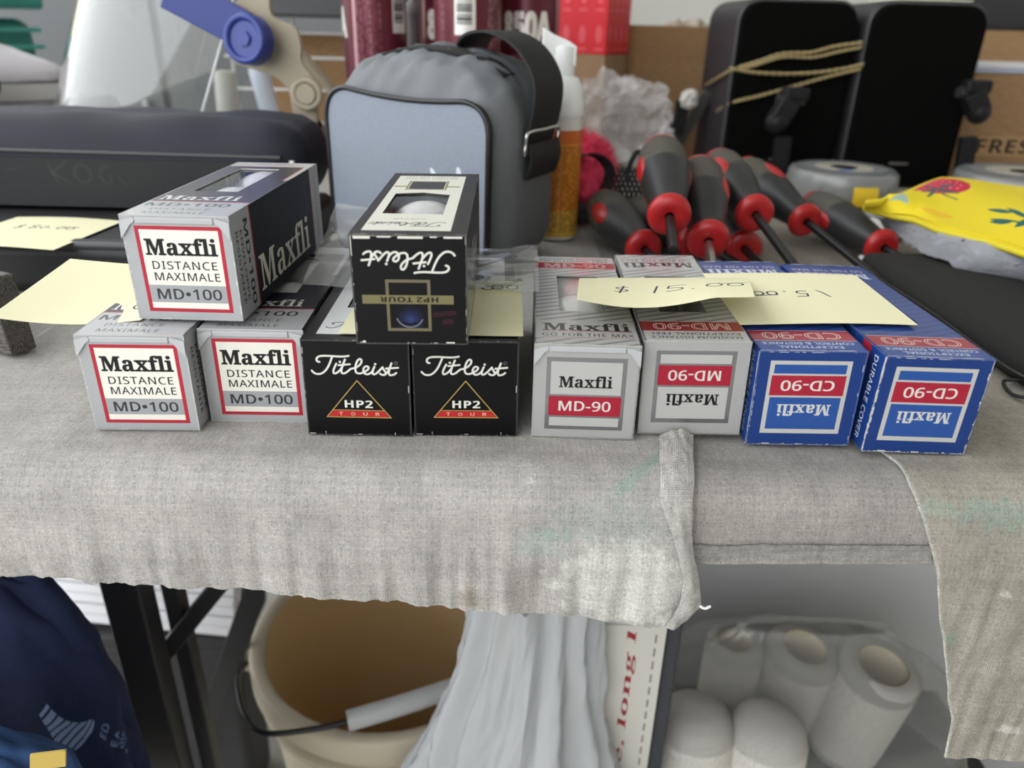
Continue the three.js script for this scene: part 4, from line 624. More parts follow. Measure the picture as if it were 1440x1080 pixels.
// ---------- tape rolls, mitt, zip case ----------
{
  const wrap = mat([0.22, 0.225, 0.22], 0.3, { clearcoat: 0.6, clearcoatRoughness: 0.2 });
  const topTex = canvasTex(512, 512, (g) => { g.fillStyle = '#7e8083'; g.fillRect(0, 0, 512, 512); g.fillStyle = '#b9b4a4'; g.beginPath(); g.arc(256, 256, 170, 0, 7); g.fill(); g.fillStyle = '#8d8a80'; for (let i = 0; i < 9; i++) g.fillRect(150, 150 + i * 24, 120 + (i * 53) % 90, 7); g.fillStyle = '#2d56a0'; g.fillRect(120, 330, 120, 44); });
  for (const [x, z, r, h, label, y] of [[0.352, -0.832, 0.056, 0.034, 'grey shrink-wrapped tape roll with a yellow tab', gap], [0.545, -0.83, 0.066, 0.034, 'grey shrink-wrapped tape roll behind the yellow mitt', gap]]) {
    const o = thing('tape_roll', label, 'tape roll', V(x, y, z), 0.4, 'grey tape rolls');
    part('roll', lathe([[0.018, 0.001], [r - 0.004, 0.0005], [r, 0.004], [r + 0.0008, h * 0.5], [r, h - 0.004], [r - 0.005, h], [0.018, h]]), wrap, o);
    const lbl = new THREE.RingGeometry(0.014, r - 0.011, 48).rotateX(-Math.PI / 2).translate(0, h + 0.0005, 0); part('label', lbl, mat(0xffffff, 0.5, { map: topTex }), o);
    for (let k = 0; k < 5; k++) { const a = k * 1.3; part('wrap_crease', tube([V(Math.cos(a) * (r + 0.0006), 0.004, Math.sin(a) * (r + 0.0006)), V(Math.cos(a + 0.1) * (r + 0.0018), h * 0.5, Math.sin(a + 0.1) * (r + 0.0018)), V(Math.cos(a + 0.05) * (r - 0.004), h + 0.0005, Math.sin(a + 0.05) * (r - 0.004))], 0.0007, 16), wrap, o); }
    if (x < 0.4) part('yellow_tab', sheet(10, 6, (u, v) => { const a = 1.72 + u * 0.42; return V(Math.cos(a) * (r + 0.003 + 0.003 * Math.sin(v * 3)), 0.004 + v * 0.019, Math.sin(a) * (r + 0.003 + 0.003 * Math.sin(v * 3))); }, 0.0006), mat([0.75, 0.5, 0.02], 0.5), o);
  }
}
single('zip_case', 'flat black fabric zip case at the end of the blue cartons', 'case', [box(0.26, 0.017, 0.225, 0.387, gap + 0.0085, -0.4365, 0.0075)], mat([0.016, 0.0155, 0.014], 0.9, { map: nylonMap, sheen: 0.5, sheenRoughness: 0.7 }));
{
  const z = scene.children[scene.children.length - 1], k = [V(0.2572, 0.0105, -0.545), V(0.2572, 0.0105, -0.328), V(0.515, 0.0105, -0.328), V(0.515, 0.0105, -0.545)], pts = k.flatMap((p, i) => { const q = k[(i + 1) % 4]; return [p.clone().lerp(q, 0.05), p.clone().lerp(q, 0.5), p.clone().lerp(q, 0.95)]; });
  part('zip', tube(pts, 0.0016, 120, true), mat([0.006, 0.006, 0.006], 0.4), z); const e = onY(1402, 572, 0.003);
  part('pull_loop', tube([V(0.258, 0.008, -0.345), V(0.2525, 0.005, -0.35), V(0.249, 0.0042, -0.343), V(0.2485, 0.0042, -0.334), V(0.253, 0.005, -0.331), V(0.257, 0.008, -0.336)], 0.0009, 40), mat([0.01, 0.01, 0.01], 0.6), z);
}
{ // strawberry mitt: printed face, piping, terry underside
  const o = thing('oven_mitt', 'yellow quilted oven mitt printed with a strawberry, white terry underneath', 'oven mitt', V(0, 0, 0));
  const art = canvasTex(1024, 512, (g, w, h) => {
    g.fillStyle = '#e6cf22'; g.fillRect(0, 0, w, h); grainy(g, w, h, 91, 0.03, 3000);
    g.fillStyle = '#9fb7ac'; g.beginPath(); g.moveTo(110, 330); g.lineTo(230, 250); g.lineTo(270, 420); g.closePath(); g.fill();
    g.save(); g.translate(470, 118); g.fillStyle = '#c81f42'; g.beginPath(); g.moveTo(-170, 20); g.bezierCurveTo(-120, -110, 150, -120, 170, -20); g.bezierCurveTo(180, 70, 80, 110, 10, 105); g.bezierCurveTo(-70, 100, -150, 60, -170, 20); g.fill(); g.fillStyle = '#eda3ae'; for (let i = 0; i < 9; i++) for (let j = 0; j < 5; j++) { const x = -130 + i * 32 + (j % 2) * 16, y = -62 + j * 34; if ((x / 165) ** 2 + (y / 95) ** 2 < 0.75) { g.beginPath(); g.ellipse(x, y, 5, 8, 0, 0, 7); g.fill(); } } g.restore();
    g.fillStyle = '#1f5d5d'; const leaf = (x, y, l, ww, a) => { g.save(); g.translate(x, y); g.rotate(a); g.beginPath(); g.moveTo(0, 0); g.quadraticCurveTo(l / 2, -ww, l, 0); g.quadraticCurveTo(l / 2, ww, 0, 0); g.fill(); g.restore(); };
    for (const a of [-2.5, -0.55, 0.25, 2.2, 2.9]) leaf(470, 178, 125, 26, a); g.strokeStyle = '#1f5d5d'; g.lineWidth = 10; g.beginPath(); g.moveTo(470, 178); g.quadraticCurveTo(520, 240, 580, 262); g.stroke();
    for (const [x, y, a] of [[690, 330, 0.1], [690, 420, -0.2], [770, 310, 0.6], [800, 430, -0.7], [860, 400, 0.2], [870, 300, -0.5]]) leaf(x, y, 110, 28, a); g.beginPath(); g.moveTo(700, 400); g.quadraticCurveTo(820, 380, 960, 440); g.stroke();
    g.fillStyle = 'rgba(224,140,40,0.35)'; g.beginPath(); g.ellipse(470, 420, 90, 30, 0, 0, 7); g.fill();
  });
  const up = [[1216, 286], [1255, 276], [1290, 266], [1322, 258], [1370, 259], [1440, 264], [1520, 275]], lo = [[1216, 291], [1255, 301], [1287, 307], [1320, 321], [1392, 338], [1440, 354], [1520, 385]], ter = [[1249, 309], [1256, 325], [1275, 340], [1310, 358], [1345, 370], [1440, 386], [1520, 410]];
  const at = (l, u) => { const k = u * (l.length - 1), i = Math.min(l.length - 2, Math.floor(k)), h = k - i; return [lerp(l[i][0], l[i + 1][0], h), lerp(l[i][1], l[i + 1][1], h)]; };
  const face = (u, v) => { const a = at(lo, u), b = at(up, u), A = onY(a[0], a[1], 0.041), B = onY(b[0], b[1], 0.052); const p = A.lerp(B, v); p.y += 0.0025 * Math.sin(u * 9) * Math.sin(v * 5) + 0.004 * Math.sin(Math.PI * v); return p; };
  part('printed_face', sheet(50, 24, face, -0.003, (u, v) => [u, v]), mat(0xffffff, 0.8, { map: art, sheen: 0.3 }), o);
  part('piping', tube(Array.from({ length: 30 }, (_, i) => face(i / 29, 0).add(V(0, -0.0015, 0.0005))), 0.0024, 80), mat([0.66, 0.55, 0.02], 0.7), o);
  const terryBump = speck(256, 92, [128, 128, 128], 200, 30); terryBump.colorSpace = THREE.NoColorSpace; terryBump.repeat.set(6, 3);
  part('terry_lining', sheet(60, 26, (u, v) => { const a = at(ter, u), b = at(lo, u), A = onY(a[0], a[1], 0.0215), B = onY(b[0], b[1], 0.0385), p = A.clone().lerp(B, v), m = Math.sin(Math.PI * v); p.z += 0.01 * m; p.y += 0.003 * m + 0.0008 * n2(u * 60, v * 30); return p; }, -0.006, (u, v) => [u * 2, v]), mat([0.72, 0.74, 0.8], 0.95, { bumpMap: terryBump, bumpScale: 0.0015, sheen: 0.5 }), o);
}
single('paper_card', 'white folded card leaning under the yellow mitt', 'card', sheet(8, 8, (u, v) => { const a = onY(lerp(1212, 1275, u), 342 - 8 * u, 0.006), b = onY(lerp(1210, 1262, u), 308 - 6 * u, 0.014); return a.lerp(b, v); }, 0.0008), mat([0.72, 0.7, 0.64], 0.8));
single('plastic_tray', 'thin white plastic tray edge behind the black zip case', 'tray', box(0.12, 0.006, 0.022, 0.33, gap + 0.003, -0.568, 0.002), mat([0.7, 0.72, 0.72], 0.4));

// ---------- face shield, shoes and rack at the back ----------
{
  const o = thing('face_shield', 'clear visor face shield with blue pivot and tan headband', 'face shield', V(-0.352, gap + 0.012, -0.80)), blue = mat([0.025, 0.045, 0.24], 0.4), tan = mat([0.38, 0.33, 0.24], 0.5);
  o.rotation.z = -0.42;
  const visor = part('visor', sheet(80, 20, (u, v) => { const a = Math.PI / 2 + lerp(-0.08, 1, u) * Math.PI, x = 0.128 * Math.cos(a) + 0.004, y = lerp(Math.max(0, (x * 0.408 - 0.008) / 0.913), 0.235, v); return V(0.128 * Math.cos(a) + 0.004, y, 0.108 * Math.sin(a)); }, 0.0012), mat([0.96, 0.97, 0.965], 0.04, { transmission: 0.985, thickness: 0, ior: 1.55 }), o);
  part('edge_strip', tube(Array.from({ length: 12 }, (_, i) => { const a = Math.PI / 2 - 0.08 * Math.PI; return V(0.128 * Math.cos(a) + 0.004, lerp(0.02, 0.235, i / 11), 0.108 * Math.sin(a)); }), 0.0013, 20), mat([0.8, 0.82, 0.84], 0.2), visor);
  part('sticker', sheet(8, 8, (u, v) => { const a = Math.PI / 2 + lerp(0.28, 0.4, u) * Math.PI, y = lerp(0.1, 0.18, v); return V(0.1265 * Math.cos(a) + 0.004, y, 0.1065 * Math.sin(a)); }, 0.0003), mat([0.7, 0.66, 0.25], 0.7), visor);
  const inv = (p) => { o.updateMatrixWorld(true); return o.worldToLocal(p.clone()); }, Z = -0.682;
  part('crown_band', bar(inv(onZ(235, -16, Z)), inv(onZ(346, 44, Z)), 0.03, 0.008), blue, o);
  const kn = part('pivot_knob', [cyl(0.0185, 0.0195, 0.012, 0, 0, 0, 32), new THREE.TorusGeometry(0.0165, 0.003, 10, 32).rotateX(Math.PI / 2).translate(0, 0.006, 0), cyl(0.006, 0.006, 0.016, 0, 0, 0, 6)], blue, o, inv(onZ(350, 56, Z + 0.012))); kn.rotation.set(Math.PI / 2, 0, 0.3);
  const poly = [[330, 20], [352, -20], [378, -20], [383, 22], [416, 40], [424, 66], [425, 88], [444, 116], [446, 150], [444, 182], [424, 182], [414, 150], [410, 128], [392, 108], [366, 98], [334, 88]].map(([x, y]) => { const p = onZ(x, y, Z - 0.012); return new THREE.Vector2(p.x, p.y); });
  const hb = new THREE.ExtrudeGeometry(new THREE.Shape(new THREE.SplineCurve(poly).getPoints(64)), { depth: 0.004, bevelSize: 0.001, bevelThickness: 0.001, bevelSegments: 2 }).translate(0, 0, Z - 0.012); o.updateMatrixWorld(true); hb.applyMatrix4(o.matrixWorld.clone().invert());
  const head = part('headband', hb, tan, o); const k2 = inv(onZ(431, 132, Z)); part('ratchet_knob', [new THREE.TorusGeometry(0.011, 0.003, 10, 28).translate(k2.x, k2.y, k2.z), cyl(0.008, 0.009, 0.008).rotateX(Math.PI / 2).translate(k2.x, k2.y, k2.z)], tan, head);
  part('headband_arc', tube([inv(onZ(444, 176, Z - 0.012)), V(0.16, 0.07, -0.02), V(0.14, 0.1, -0.12), V(0.02, 0.17, -0.1)], 0.006, 40), tan, o);
}
{ // storage box that carries the shoes
  single('storage_box', 'dark grey plastic storage box under the white shoes', 'box', box(0.62, 0.072, 0.24, -0.84, gap + 0.036, -0.94, 0.012), mat([0.045, 0.045, 0.048], 0.5));
  const y0 = gap + 0.0725;
  const white = mat([0.62, 0.6, 0.63], 0.75), sole = mat([0.55, 0.54, 0.52], 0.6);
  for (const [x, z, t, label] of [[-0.66, -0.925, 0.5, 'white lace-up sneaker with tied laces on the grey box'], [-0.95, -0.9, 0.35, 'white lace-up sneaker behind its pair on the grey box']]) {
    const o = thing('sneaker', label, 'shoe', V(x, y0, z), t, 'white sneakers');
    const foot = (v) => 0.035 * (0.85 + 0.35 * Math.sin(Math.PI * (0.2 + v * 0.7)));
    part('sole', sheet(24, 12, (u, v) => { const a = u * 2 * Math.PI; return V(0.125 * Math.cos(a) * (1 - 0.02 * v), v * 0.018, 0.043 * Math.sin(a) * (0.88 + 0.12 * Math.cos(a))); }, 0.004), sole, o);
    part('upper', bend(new THREE.SphereGeometry(1, 40, 24), (p) => { const k = (p.x + 1) / 2; p.y = Math.max(p.y, -0.25); const hgt = lerp(0.078, 0.036, smooth(0.3, 0.95, k)); p.set(p.x * 0.12, 0.02 + (p.y + 0.25) * hgt * 0.8, p.z * 0.04); p.y += 0.0015 * n2(p.x * 80, p.z * 80); }), white, o);
    for (let i = 0; i < 5; i++) { const px = -0.005 + i * 0.014, yy = 0.02 + lerp(0.078, 0.036, smooth(0.3, 0.95, (px / 0.12 + 1) / 2)) * 0.95; part('lace', tube([V(px, yy - 0.01, -0.022), V(px + 0.004, yy + 0.002, 0), V(px + 0.002, yy - 0.01, 0.022)], 0.0018, 14), mat([0.6, 0.57, 0.5], 0.85), o); }
    part('lace_bow', tube([V(-0.005, 0.084, 0.004), V(0.012, 0.1, 0.024), V(0.028, 0.082, 0.03), V(0.002, 0.084, 0.006), V(-0.02, 0.102, -0.018), V(-0.006, 0.088, 0)], 0.0017, 50), mat([0.5, 0.45, 0.36], 0.85), o); part('tongue', box(0.02, 0.03, 0.03, -0.04, 0.085, 0, 0.008), white, o);
  }
  const tt = thing('teal_tote', 'teal translucent plastic tote behind the white shoes', 'tote', V(-0.98, gap, -1.16)), teal = mat([0.03, 0.3, 0.24], 0.3, { transmission: 0.25, thickness: 0 });
  part('body', box(0.5, 0.16, 0.16, 0, 0.08, 0, 0.02), teal, tt); for (const h of [0.1, 0.122, 0.145]) part('rib', box(0.512, 0.007, 0.172, 0, h, 0, 0.003), mat([0.1, 0.5, 0.42], 0.25), tt); part('latch', box(0.07, 0.05, 0.012, 0.1, 0.16, 0.088, 0.004), mat([0.4, 0.62, 0.56], 0.3), tt); part('lid', box(0.53, 0.02, 0.185, 0, 0.182, 0, 0.008), mat([0.05, 0.36, 0.3], 0.3), tt);
  single('black_goggles', 'black glossy safety goggle cup before the white sneaker', 'goggles', bend(new THREE.SphereGeometry(0.03, 32, 20), (v) => { v.y *= 0.75; v.x *= 1.25; v.z *= 0.8; }).translate(-0.595, y0 + 0.0225, -0.855), mat([0.02, 0.02, 0.022], 0.12));
}
{ // leaning white tubes and the wire rack
  for (const [a, b, z, r, col, label] of [[[322, 170], [316, 100], -0.93, 0.0125, [0.6, 0.59, 0.54], 'cream plastic pipe standing behind the face shield'], [[384, 172], [362, 95], -0.97, 0.0115, [0.62, 0.68, 0.78], 'pale blue plastic pipe leaning behind the tan headband']]) {
    const t = onZ(...b, z), lo = onZ(...a, z), d = t.clone().sub(lo).normalize(), A = lo.clone().addScaledVector(d, -(lo.y - gap - 0.004) / d.y), B = t, g = cyl(r, r, A.distanceTo(B), 0, 0, 0, 24).applyQuaternion(new THREE.Quaternion().setFromUnitVectors(V(0, 1, 0), d)).translate(...A.clone().add(B).multiplyScalar(0.5).toArray());
    single('plastic_pipe', label, 'pipe', g, mat(col, 0.35));
  }
  const rack = thing('wire_rack', 'white wire rack with a dark shelf beyond the tan headband', 'rack', V(-0.27, gap, -1.16)), wm = mat([0.6, 0.6, 0.58], 0.35, { metalness: 0.3 });
  for (const x of [-0.14, -0.05, 0.04, 0.12]) part('upright', cyl(0.0025, 0.0025, 0.19, x, 0.095, 0, 8), wm, rack);
  for (const y of [0.03, 0.075, 0.118, 0.15]) part('rail', cyl(0.002, 0.002, 0.28, 0, 0, 0, 8).rotateZ(Math.PI / 2).translate(-0.01, y, 0.003), wm, rack);
  part('shelf', box(0.32, 0.045, 0.1, -0.01, 0.1925, -0.01, 0.004), mat([0.05, 0.052, 0.055], 0.5), rack);
  cardboardBox('small tan cardboard carton behind the wire rack', V(-0.25, gap, -1.22), 0.24, 0.15, 0.03, 0, []);
}

{ // dark steel cabinet against the back wall
  const o = thing('steel_cabinet', 'dark grey steel cabinet against the back wall behind the face shield', 'cabinet', V(-1.05, FLOOR, -1.95)), m = mat([0.11, 0.115, 0.12], 0.5);
  part('carcass', box(1.7, 1.25, 0.4, 0, 0.625, 0, 0.008), m, o); for (const s of [-1, 0, 1]) { const d = part('door', box(0.55, 1.18, 0.016, s * 0.565, 0.62, 0.208, 0.004), mat([0.13, 0.135, 0.14], 0.45), o); part('handle', box(0.014, 0.1, 0.02, s * 0.565 + 0.24, 0.7, 0.224, 0.004), mat([0.4, 0.4, 0.4], 0.3, { metalness: 0.8 }), d); }
}

// ---------- beneath the table ----------
{ // cream bucket with wire bail
  const o = thing('bucket', 'cream plastic bucket with wire handle under the table', 'bucket', V(-0.118, FLOOR, -0.592)), cream = mat([0.55, 0.49, 0.36], 0.5), inside = mat([0.66, 0.47, 0.24], 0.6), R = 0.134, T = 0.34;
  part('shell', lathe([[0, 0], [0.105, 0], [0.108, 0.004], [R - 0.004, T - 0.045], [R - 0.004, T - 0.02]], 64), cream, o);
  part('lining', lathe([[0.0, 0.006], [0.1, 0.006], [R - 0.0075, T - 0.02], [R - 0.0075, T - 0.004]], 64), inside, o);
  part('rim', lathe([[R - 0.0075, T - 0.006], [R - 0.005, T], [R + 0.004, T], [R + 0.008, T - 0.004], [R + 0.008, T - 0.024], [R + 0.005, T - 0.026], [R - 0.004, T - 0.022]], 64), cream, o);
  part('rim_band', lathe([[R - 0.0035, T - 0.05], [R + 0.003, T - 0.05], [R + 0.003, T - 0.044], [R - 0.004, T - 0.044]], 64), cream, o);
  const loc = (px, py, y) => onY(px, py, y + FLOOR).sub(o.position);
  const bail = part('bail', tube([V(-R - 0.012, T - 0.03, 0.02), loc(334, 955, T - 0.002), loc(346, 1010, T + 0.004), loc(368, 1030, T + 0.007), loc(430, 1027, T + 0.008), loc(500, 1012, T + 0.012), loc(580, 988, T + 0.016), loc(660, 962, T + 0.012), loc(712, 935, T - 0.01), V(R + 0.012, T - 0.03, 0.02)], 0.0026, 90), mat([0.02, 0.02, 0.022], 0.35, { metalness: 0.6 }), o);
  part('grip', tube([loc(489, 1014, T + 0.012), loc(560, 993, T + 0.015), loc(648, 964, T + 0.013)], 0.009, 20, false, 16), mat([0.5, 0.5, 0.5], 0.35), bail);
  for (const s of [-1, 1]) part('pivot_ear', cyl(0.011, 0.011, 0.008).rotateZ(Math.PI / 2).translate(s * (R + 0.009), T - 0.03, 0.02), cream, o);
}
{ // black tote behind the legs
  const o = thing('storage_tote', 'black plastic storage tote behind the steel legs', 'tote', V(-0.515, FLOOR, -0.665)), m = mat([0.03, 0.03, 0.032], 0.5), h = onZ(240, 898, -0.62).y - FLOOR;
  part('body', bend(new RoundedBoxGeometry(0.43, h - 0.02, 0.075, 4, 0.012).translate(0, (h - 0.02) / 2, 0), (v) => { const k = 0.94 + 0.06 * v.y / h; v.x *= k; v.z *= k; }), m, o); part('lid', box(0.45, 0.022, 0.088, 0, h - 0.011, 0, 0.007), m, o);
  for (const x of [-0.16, 0, 0.16]) part('rib', box(0.012, h - 0.08, 0.008, x, h / 2 - 0.02, 0.036, 0.003), m, o);
}
{ // white slatted panel leaning on the tote's lid
  const top = onZ(240, 898, -0.62).y + 0.001, o = thing('slatted_panel', 'white slatted vinyl panel standing on the black tote', 'panel', V(-0.412, top + 0.002, -0.632)), w = 0.232, wm = mat([0.9, 0.9, 0.93], 0.5);
  o.rotation.set(-0.28, -0.1, 0, 'YXZ');
  part('backing', box(w, 0.17, 0.006, 0, 0.085, -0.009), wm, o);
  for (let i = 0; i < 14; i++) part('slat', box(w, 0.0108, 0.005, 0, 0.007 + i * 0.0118, 0.0012 * (i % 2), 0.0015), wm, o);
}
single('extension_cable', 'thin black cable looping behind the bucket', 'cable', tube([V(-0.03, FLOOR + 0.52, -0.78), V(0.0, FLOOR + 0.44, -0.775), V(0.012, FLOOR + 0.34, -0.77), V(0.008, FLOOR + 0.006, -0.77), V(-0.06, FLOOR + 0.004, -0.79)], 0.0035, 40), mat([0.015, 0.015, 0.016], 0.5));
// ---------- clothes heap ----------
function heap(name, label, cat, profile, material, seed, uvOf, decor) {
  // profile rows: [y, cx, cz, rx, rz]
  const n = createNoise3D(rng(seed)), rows = profile.length - 1;
  const g = sheet(120, 80, (u, v) => { const k = v * rows, i = Math.min(rows - 1, Math.floor(k)), h = smooth(0, 1, k - i) * 0.5 + (k - i) * 0.5, r = profile[i].map((q, j) => lerp(q, profile[i + 1][j], h)), a = u * 2 * Math.PI; const f = 1 + 0.05 * n(Math.cos(a) * 1.4, Math.sin(a) * 1.4, v * 2) + 0.035 * n(Math.cos(a) * 2.5 + v * 3, Math.sin(a) * 2.5, v * 4) + 0.012 * n(Math.cos(a) * 7, Math.sin(a) * 7, v * 8); return V(r[1] + Math.sin(a) * r[3] * f, r[0] + 0.006 * n(Math.cos(a) * 2, Math.sin(a) * 2, v * 4), r[2] + Math.cos(a) * r[4] * f); }, 0.002, uvOf);
  return single(name, label, cat, g, material);
}
{
  const r = (y, px, z) => { const x = onZ(px[0], px[1], z).x; return x; }, Z = -0.352;
  // silhouette of the heap on the bucket side
  const sil = [[[2, 800]], [[60, 826]], [[112, 880]], [[150, 930]], [[180, 990]], [[196, 1050]], [[204, 1100]]].map(([p]) => { const q = onZ(p[0], p[1], Z); return [q.y, q.x]; });
  const prof = [[sil[0][0], sil[0][1] - 0.02, Z, 0.004, 0.004], ...sil.slice(1).map(([y, x], i) => { const rx = 0.03 + 0.022 * (i + 1); return [y, x - rx - 0.012, Z - 0.01, rx, 0.02 + 0.005 * (i + 1)]; }), [-0.40, -0.41, Z, 0.15, 0.05], [-0.43, -0.41, Z, 0.15, 0.05]];
  const art = canvasTex(1024, 1024, (g, w, h) => {
    g.fillStyle = '#1c2748'; g.fillRect(0, 0, w, h); const q = rng(101); for (let i = 0; i < 26000; i++) { g.fillStyle = q() > 0.5 ? 'rgba(60,80,130,0.16)' : 'rgba(0,0,10,0.2)'; g.fillRect(q() * w, q() * h, 2, 3); }
    g.save(); g.translate(275, 455); g.rotate(0.62); g.fillStyle = '#8fa2c8'; g.beginPath(); g.moveTo(-50, -18); g.quadraticCurveTo(0, 10, 40, -22); g.quadraticCurveTo(70, -34, 70, 6); g.lineTo(62, 46); g.lineTo(20, 50); g.quadraticCurveTo(-20, 30, -50, 4); g.fill(); g.fillStyle = '#1c2748'; for (let i = 0; i < 7; i++) g.fillRect(-44 + i * 16, -40, 4, 110);
    for (const [t, x, y, ww] of [['ED', 108, -6, 44], ['EA', 150, 0, 46], ['ATIC', 186, 8, 60], ['T', 214, 40, 20]]) words(g, t, x, y, ww * 0.7, 22, 'bold sans-serif', '#7388b4', { turn: -1.45 }); g.restore();
  });
  heap('hooded_sweatshirt', 'dark navy sweatshirt with pale chest print heaped by the table leg', 'clothing', prof, mat(0xffffff, 0.95, { map: art, sheen: 0.4, sheenRoughness: 0.8 }), 102, (u, v) => [u < 0.5 ? u * 1.8 : (1 - u) * 1.8, 1 - v * 0.9]);
  const P2 = onZ(20, 1070, -0.262);
  heap('blue_jacket', 'mid blue garment with a yellow stripe lying before the navy sweatshirt', 'clothing', [[P2.y + 0.028, P2.x - 0.06, -0.262, 0.004, 0.004], [P2.y + 0.016, P2.x - 0.055, -0.262, 0.045, 0.016], [P2.y - 0.012, P2.x - 0.045, -0.262, 0.07, 0.026], [-0.40, P2.x - 0.04, -0.262, 0.085, 0.028], [-0.43, P2.x - 0.04, -0.262, 0.085, 0.028]], mat([0.03, 0.075, 0.2], 0.95, { sheen: 0.4 }), 103);
  const j = scene.children[scene.children.length - 1];
  part('yellow_stripe', sheet(10, 5, (u, v) => { const p = onZ(lerp(42, 92, u), lerp(1084, 1062, v) - 6 * u, -0.2285); return p; }, 0.001), mat([0.5, 0.36, 0.08], 0.9), j);
}
// ---------- roller covers in a poly bag, on a dark crate ----------
const crateTop = -0.485;
{
  const o = thing('plastic_crate', 'dark plastic crate carrying the paint rollers', 'crate', V(0.305, FLOOR, -0.5)), m = mat([0.03, 0.029, 0.027], 0.7), h = crateTop - FLOOR;
  part('body', box(0.33, h - 0.012, 0.2, 0, (h - 0.012) / 2, 0, 0.008), m, o); part('lid', box(0.345, 0.014, 0.215, 0, h - 0.007, 0, 0.004), m, o);
  single('grey_tote', 'large pale grey plastic tote behind the paint rollers', 'tote', [box(0.86, 0.5, 0.3, 0.475, FLOOR + 0.25, -0.81, 0.03), box(0.89, 0.026, 0.33, 0.475, FLOOR + 0.505, -0.81, 0.01)], mat([0.62, 0.62, 0.63], 0.5));
}
{
  const nap = speck(256, 105, [128, 128, 128], 220, 30); nap.colorSpace = THREE.NoColorSpace; nap.repeat.set(4, 4);
  const fuzz = mat([0.8, 0.77, 0.7], 0.98, { bumpMap: nap, bumpScale: 0.0016, sheen: 0.6 }), core = mat([0.72, 0.64, 0.46], 0.7);
  const shape = (r, l, rc) => [lathe([[rc, l], [r * 0.78, l], [r * 0.97, l - 0.006], [r, l - 0.014], [r, 0.012], [r * 0.97, 0.003], [r * 0.8, 0], [rc, 0]], 40), lathe([[rc, 0.001], [rc, l - 0.0005], [rc - 0.0018, l - 0.0005], [rc - 0.0018, 0.001]], 32)];
  for (const [px, py, r, l, lean, side, label] of [[1131, 914, 0.034, 0.125, 0.1, -0.08, 'upright white paint roller cover in the bag, by the folded wrap'], [1240, 942, 0.036, 0.125, 0.16, -0.05, 'upright white paint roller cover in the bag, nearest the hanging cloth'], [1034, 902, 0.027, 0.13, -0.02, 0.0, 'white paint roller cover wrapped tightly in plastic'], [980, 1000, 0.033, 0.13, -0.12, 0.0, 'white paint roller cover with a closed end beside the red-lettered box'], [1082, 1012, 0.033, 0.13, -0.12, 0.0, 'white paint roller cover with a closed end before the upright ones']]) {
    const top = onY(px, py, crateTop + 0.002 + l), o = thing('paint_roller', label, 'paint roller', V(top.x - l * Math.sin(-side) * 1, crateTop + 0.004 + r * Math.sin(Math.abs(lean)), top.z - l * Math.sin(lean)), 0, 'white paint roller covers');
    o.rotation.set(lean, 0, side); const closed = lean < -0.1, [a, b] = shape(r, l, r * 0.62); part('nap', closed ? lathe([[0, l + 0.004], [r * 0.5, l + 0.002], [r * 0.85, l - 0.006], [r, l - 0.022], [r, 0.012], [r * 0.85, 0], [0, 0]], 40) : a, fuzz, o); if (!closed) part('core', b, core, o);
  }
  // thin poly bag round them
  const c = V(0.275, 0, -0.5);
  single('poly_bag', 'thin clear poly bag loosely wrapping the paint rollers', 'plastic bag', sheet(90, 50, (u, v) => { const a = u * 2 * Math.PI, k = smooth(0.55, 1, v), f = 1 + 0.05 * n2(Math.cos(a) * 2 + 5, Math.sin(a) * 2 + v * 2) + 0.03 * n2(Math.cos(a) * 5, Math.sin(a) * 5 + v * 4) * (1 + k); const rx = lerp(0.16, 0.07, k) * f, rz = lerp(0.1, 0.012, k) * f; return V(c.x + 0.012 * k + Math.cos(a) * rx, crateTop + 0.006 + v * 0.15, c.z - 0.012 - 0.02 * k - Math.sin(a) * rz); }, 0.0003), mat([0.93, 0.93, 0.92], 0.14, { transmission: 0.93, thickness: 0, ior: 1.35 }));
}
{ // box with red lettering inside the cloudy bag
  const t = canvasTex(1024, 256, (g, w, h) => { g.fillStyle = '#c9c6be'; g.fillRect(0, 0, w, h); words(g, 'Dependable, long l', w * 0.62, h * 0.5, w * 0.74, 46, 'bold serif', '#8d1f26', { slant: 0.25 }); g.fillStyle = '#77756f'; for (let i = 0; i < 34; i++) g.fillRect(30 + i * 29, h * 0.84, 18, 8); });
  const a = onZ(893, 862, -0.42), o = thing('lettered_box', 'white box with red slanted lettering standing in the cloudy bag', 'box', V(0.09, FLOOR, -0.425));
  part('carton', box(0.044, 0.64, 0.05, 0, 0.32, 0, 0.003), mat([0.55, 0.54, 0.52], 0.6), o); const f = part('printed_panel', board(0.44, 0.046, 0.0006), [mat(0xffffff, 0.5, { map: t }), rawBoard], o, V(0.022, 0.31, 0.026), [0, 0, Math.PI / 2]);
  part('dark_side', box(0.012, 0.62, 0.05, 0.029, 0.31, -0.004, 0.003), mat([0.04, 0.042, 0.05], 0.6), o);
}
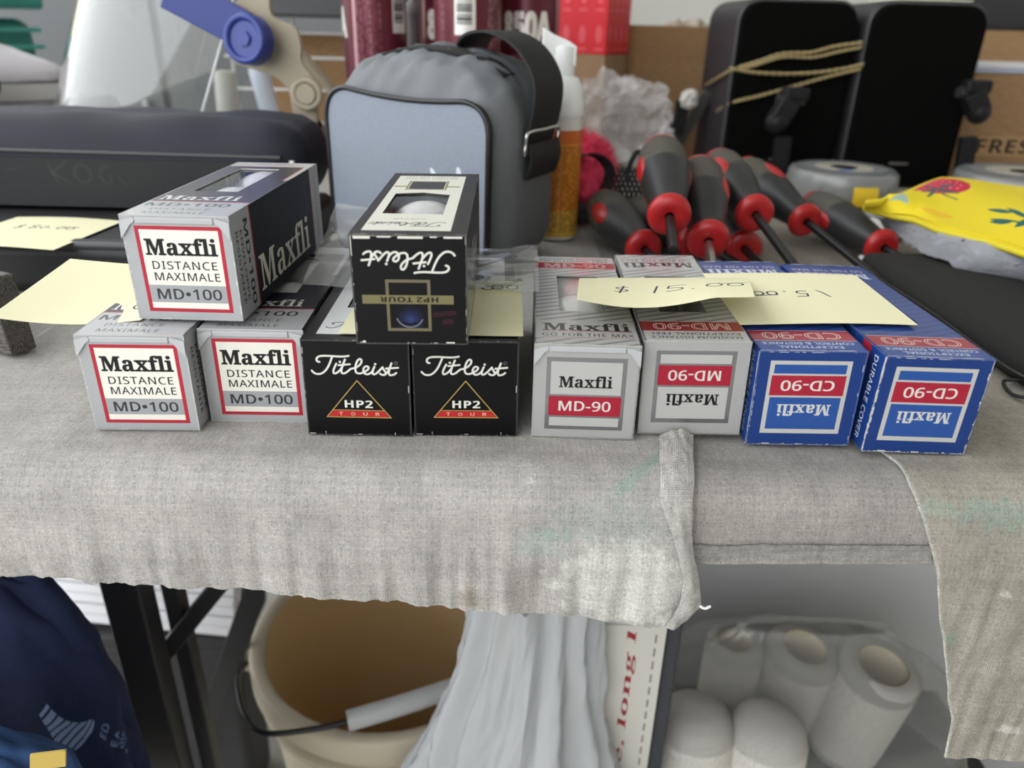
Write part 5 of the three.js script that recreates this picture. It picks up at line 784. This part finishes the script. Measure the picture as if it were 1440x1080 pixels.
{ // cloudy carrier bag, gathered at its top
  const peak = onZ(770, 835, -0.40), base = -0.60;
  const n = createNoise3D(rng(107));
  const g = sheet(150, 80, (u, v) => {
    const a = u * 2 * Math.PI, k = v, c = V(lerp(-0.012, 0.022, k), 0, lerp(-0.372, -0.40, k)), rx = lerp(0.118, 0.04, smooth(0.1, 1, k)), rz = lerp(0.06, 0.026, smooth(0.1, 1, k));
    const pleat = 1 + 0.1 * Math.sin(a * 13 + 4 * k + 2 * n(Math.cos(a), Math.sin(a), k * 2)) * smooth(0.1, 0.6, k) + 0.12 * n(Math.cos(a) * 1.5, Math.sin(a) * 1.5, k * 2.5) + 0.07 * Math.abs(n(Math.cos(a) * 6, Math.sin(a) * 6, k * 3)) + 0.03 * n(Math.cos(a) * 9, Math.sin(a) * 9, k * 14);
    return V(c.x + Math.sin(a) * rx * pleat, lerp(base, peak.y + 0.012, k) + 0.008 * n(Math.cos(a) * 2, Math.sin(a) * 2, 3) * k, c.z + Math.cos(a) * rz * pleat);
  }, 0.0004);
  const o = single('carrier_bag', 'cloudy white plastic carrier bag gathered up beside the bucket', 'plastic bag', g, mat([0.86, 0.87, 0.88], 0.26, { transmission: 0.72, thickness: 0, ior: 1.4 }));
  // what fills it: white folded wraps on a dark crate
  const s = thing('step_stool', 'small dark step stool under the cloudy carrier bag', 'stool', V(-0.012, FLOOR, -0.372)); part('seat', box(0.2, 0.02, 0.06, 0, -0.615 - FLOOR, 0, 0.005), mat([0.04, 0.04, 0.04], 0.6), s); for (const x of [-0.085, 0.085]) part('leg', box(0.018, -0.625 - FLOOR, 0.05, x, (-0.625 - FLOOR) / 2, 0, 0.004), mat([0.04, 0.04, 0.04], 0.6), s);
  const fills = [[-0.05, -0.378, 0.03, 0.14, 'folded white plastic wrap inside the cloudy bag next to the bucket', [0.66, 0.68, 0.72]], [0.012, -0.372, 0.022, 0.2, 'tall pale roll inside the cloudy bag', [0.6, 0.61, 0.6]]];
  for (const [x, z, r, h, label, col] of fills) single('plastic_roll', label, 'roll', bend(cyl(r, r, h, 0, h / 2, 0, 40), (v) => { v.x *= 1 + 0.1 * n3(v.x * 30, v.y * 20, v.z * 30); }).translate(x, -0.604, z), mat(col, 0.6));
}

{ // unseen stool, added to carry the clothes and let light pass beneath
  const o = thing('added_stool', 'unseen low wooden stool added under the heaped blue clothes', 'stool', V(-0.4, FLOOR, -0.325)), m = mat([0.25, 0.18, 0.1], 0.7), h = -0.433 - FLOOR;
  part('seat', box(0.34, 0.016, 0.17, 0, h - 0.008, 0, 0.004), m, o); for (const [x, z] of [[-0.15, -0.065], [0.15, -0.065], [-0.15, 0.065], [0.15, 0.065]]) part('leg', cyl(0.01, 0.008, h - 0.016, x, (h - 0.016) / 2, z, 16), m, o);
}

shade(scene);
renderer.render(scene, camera);
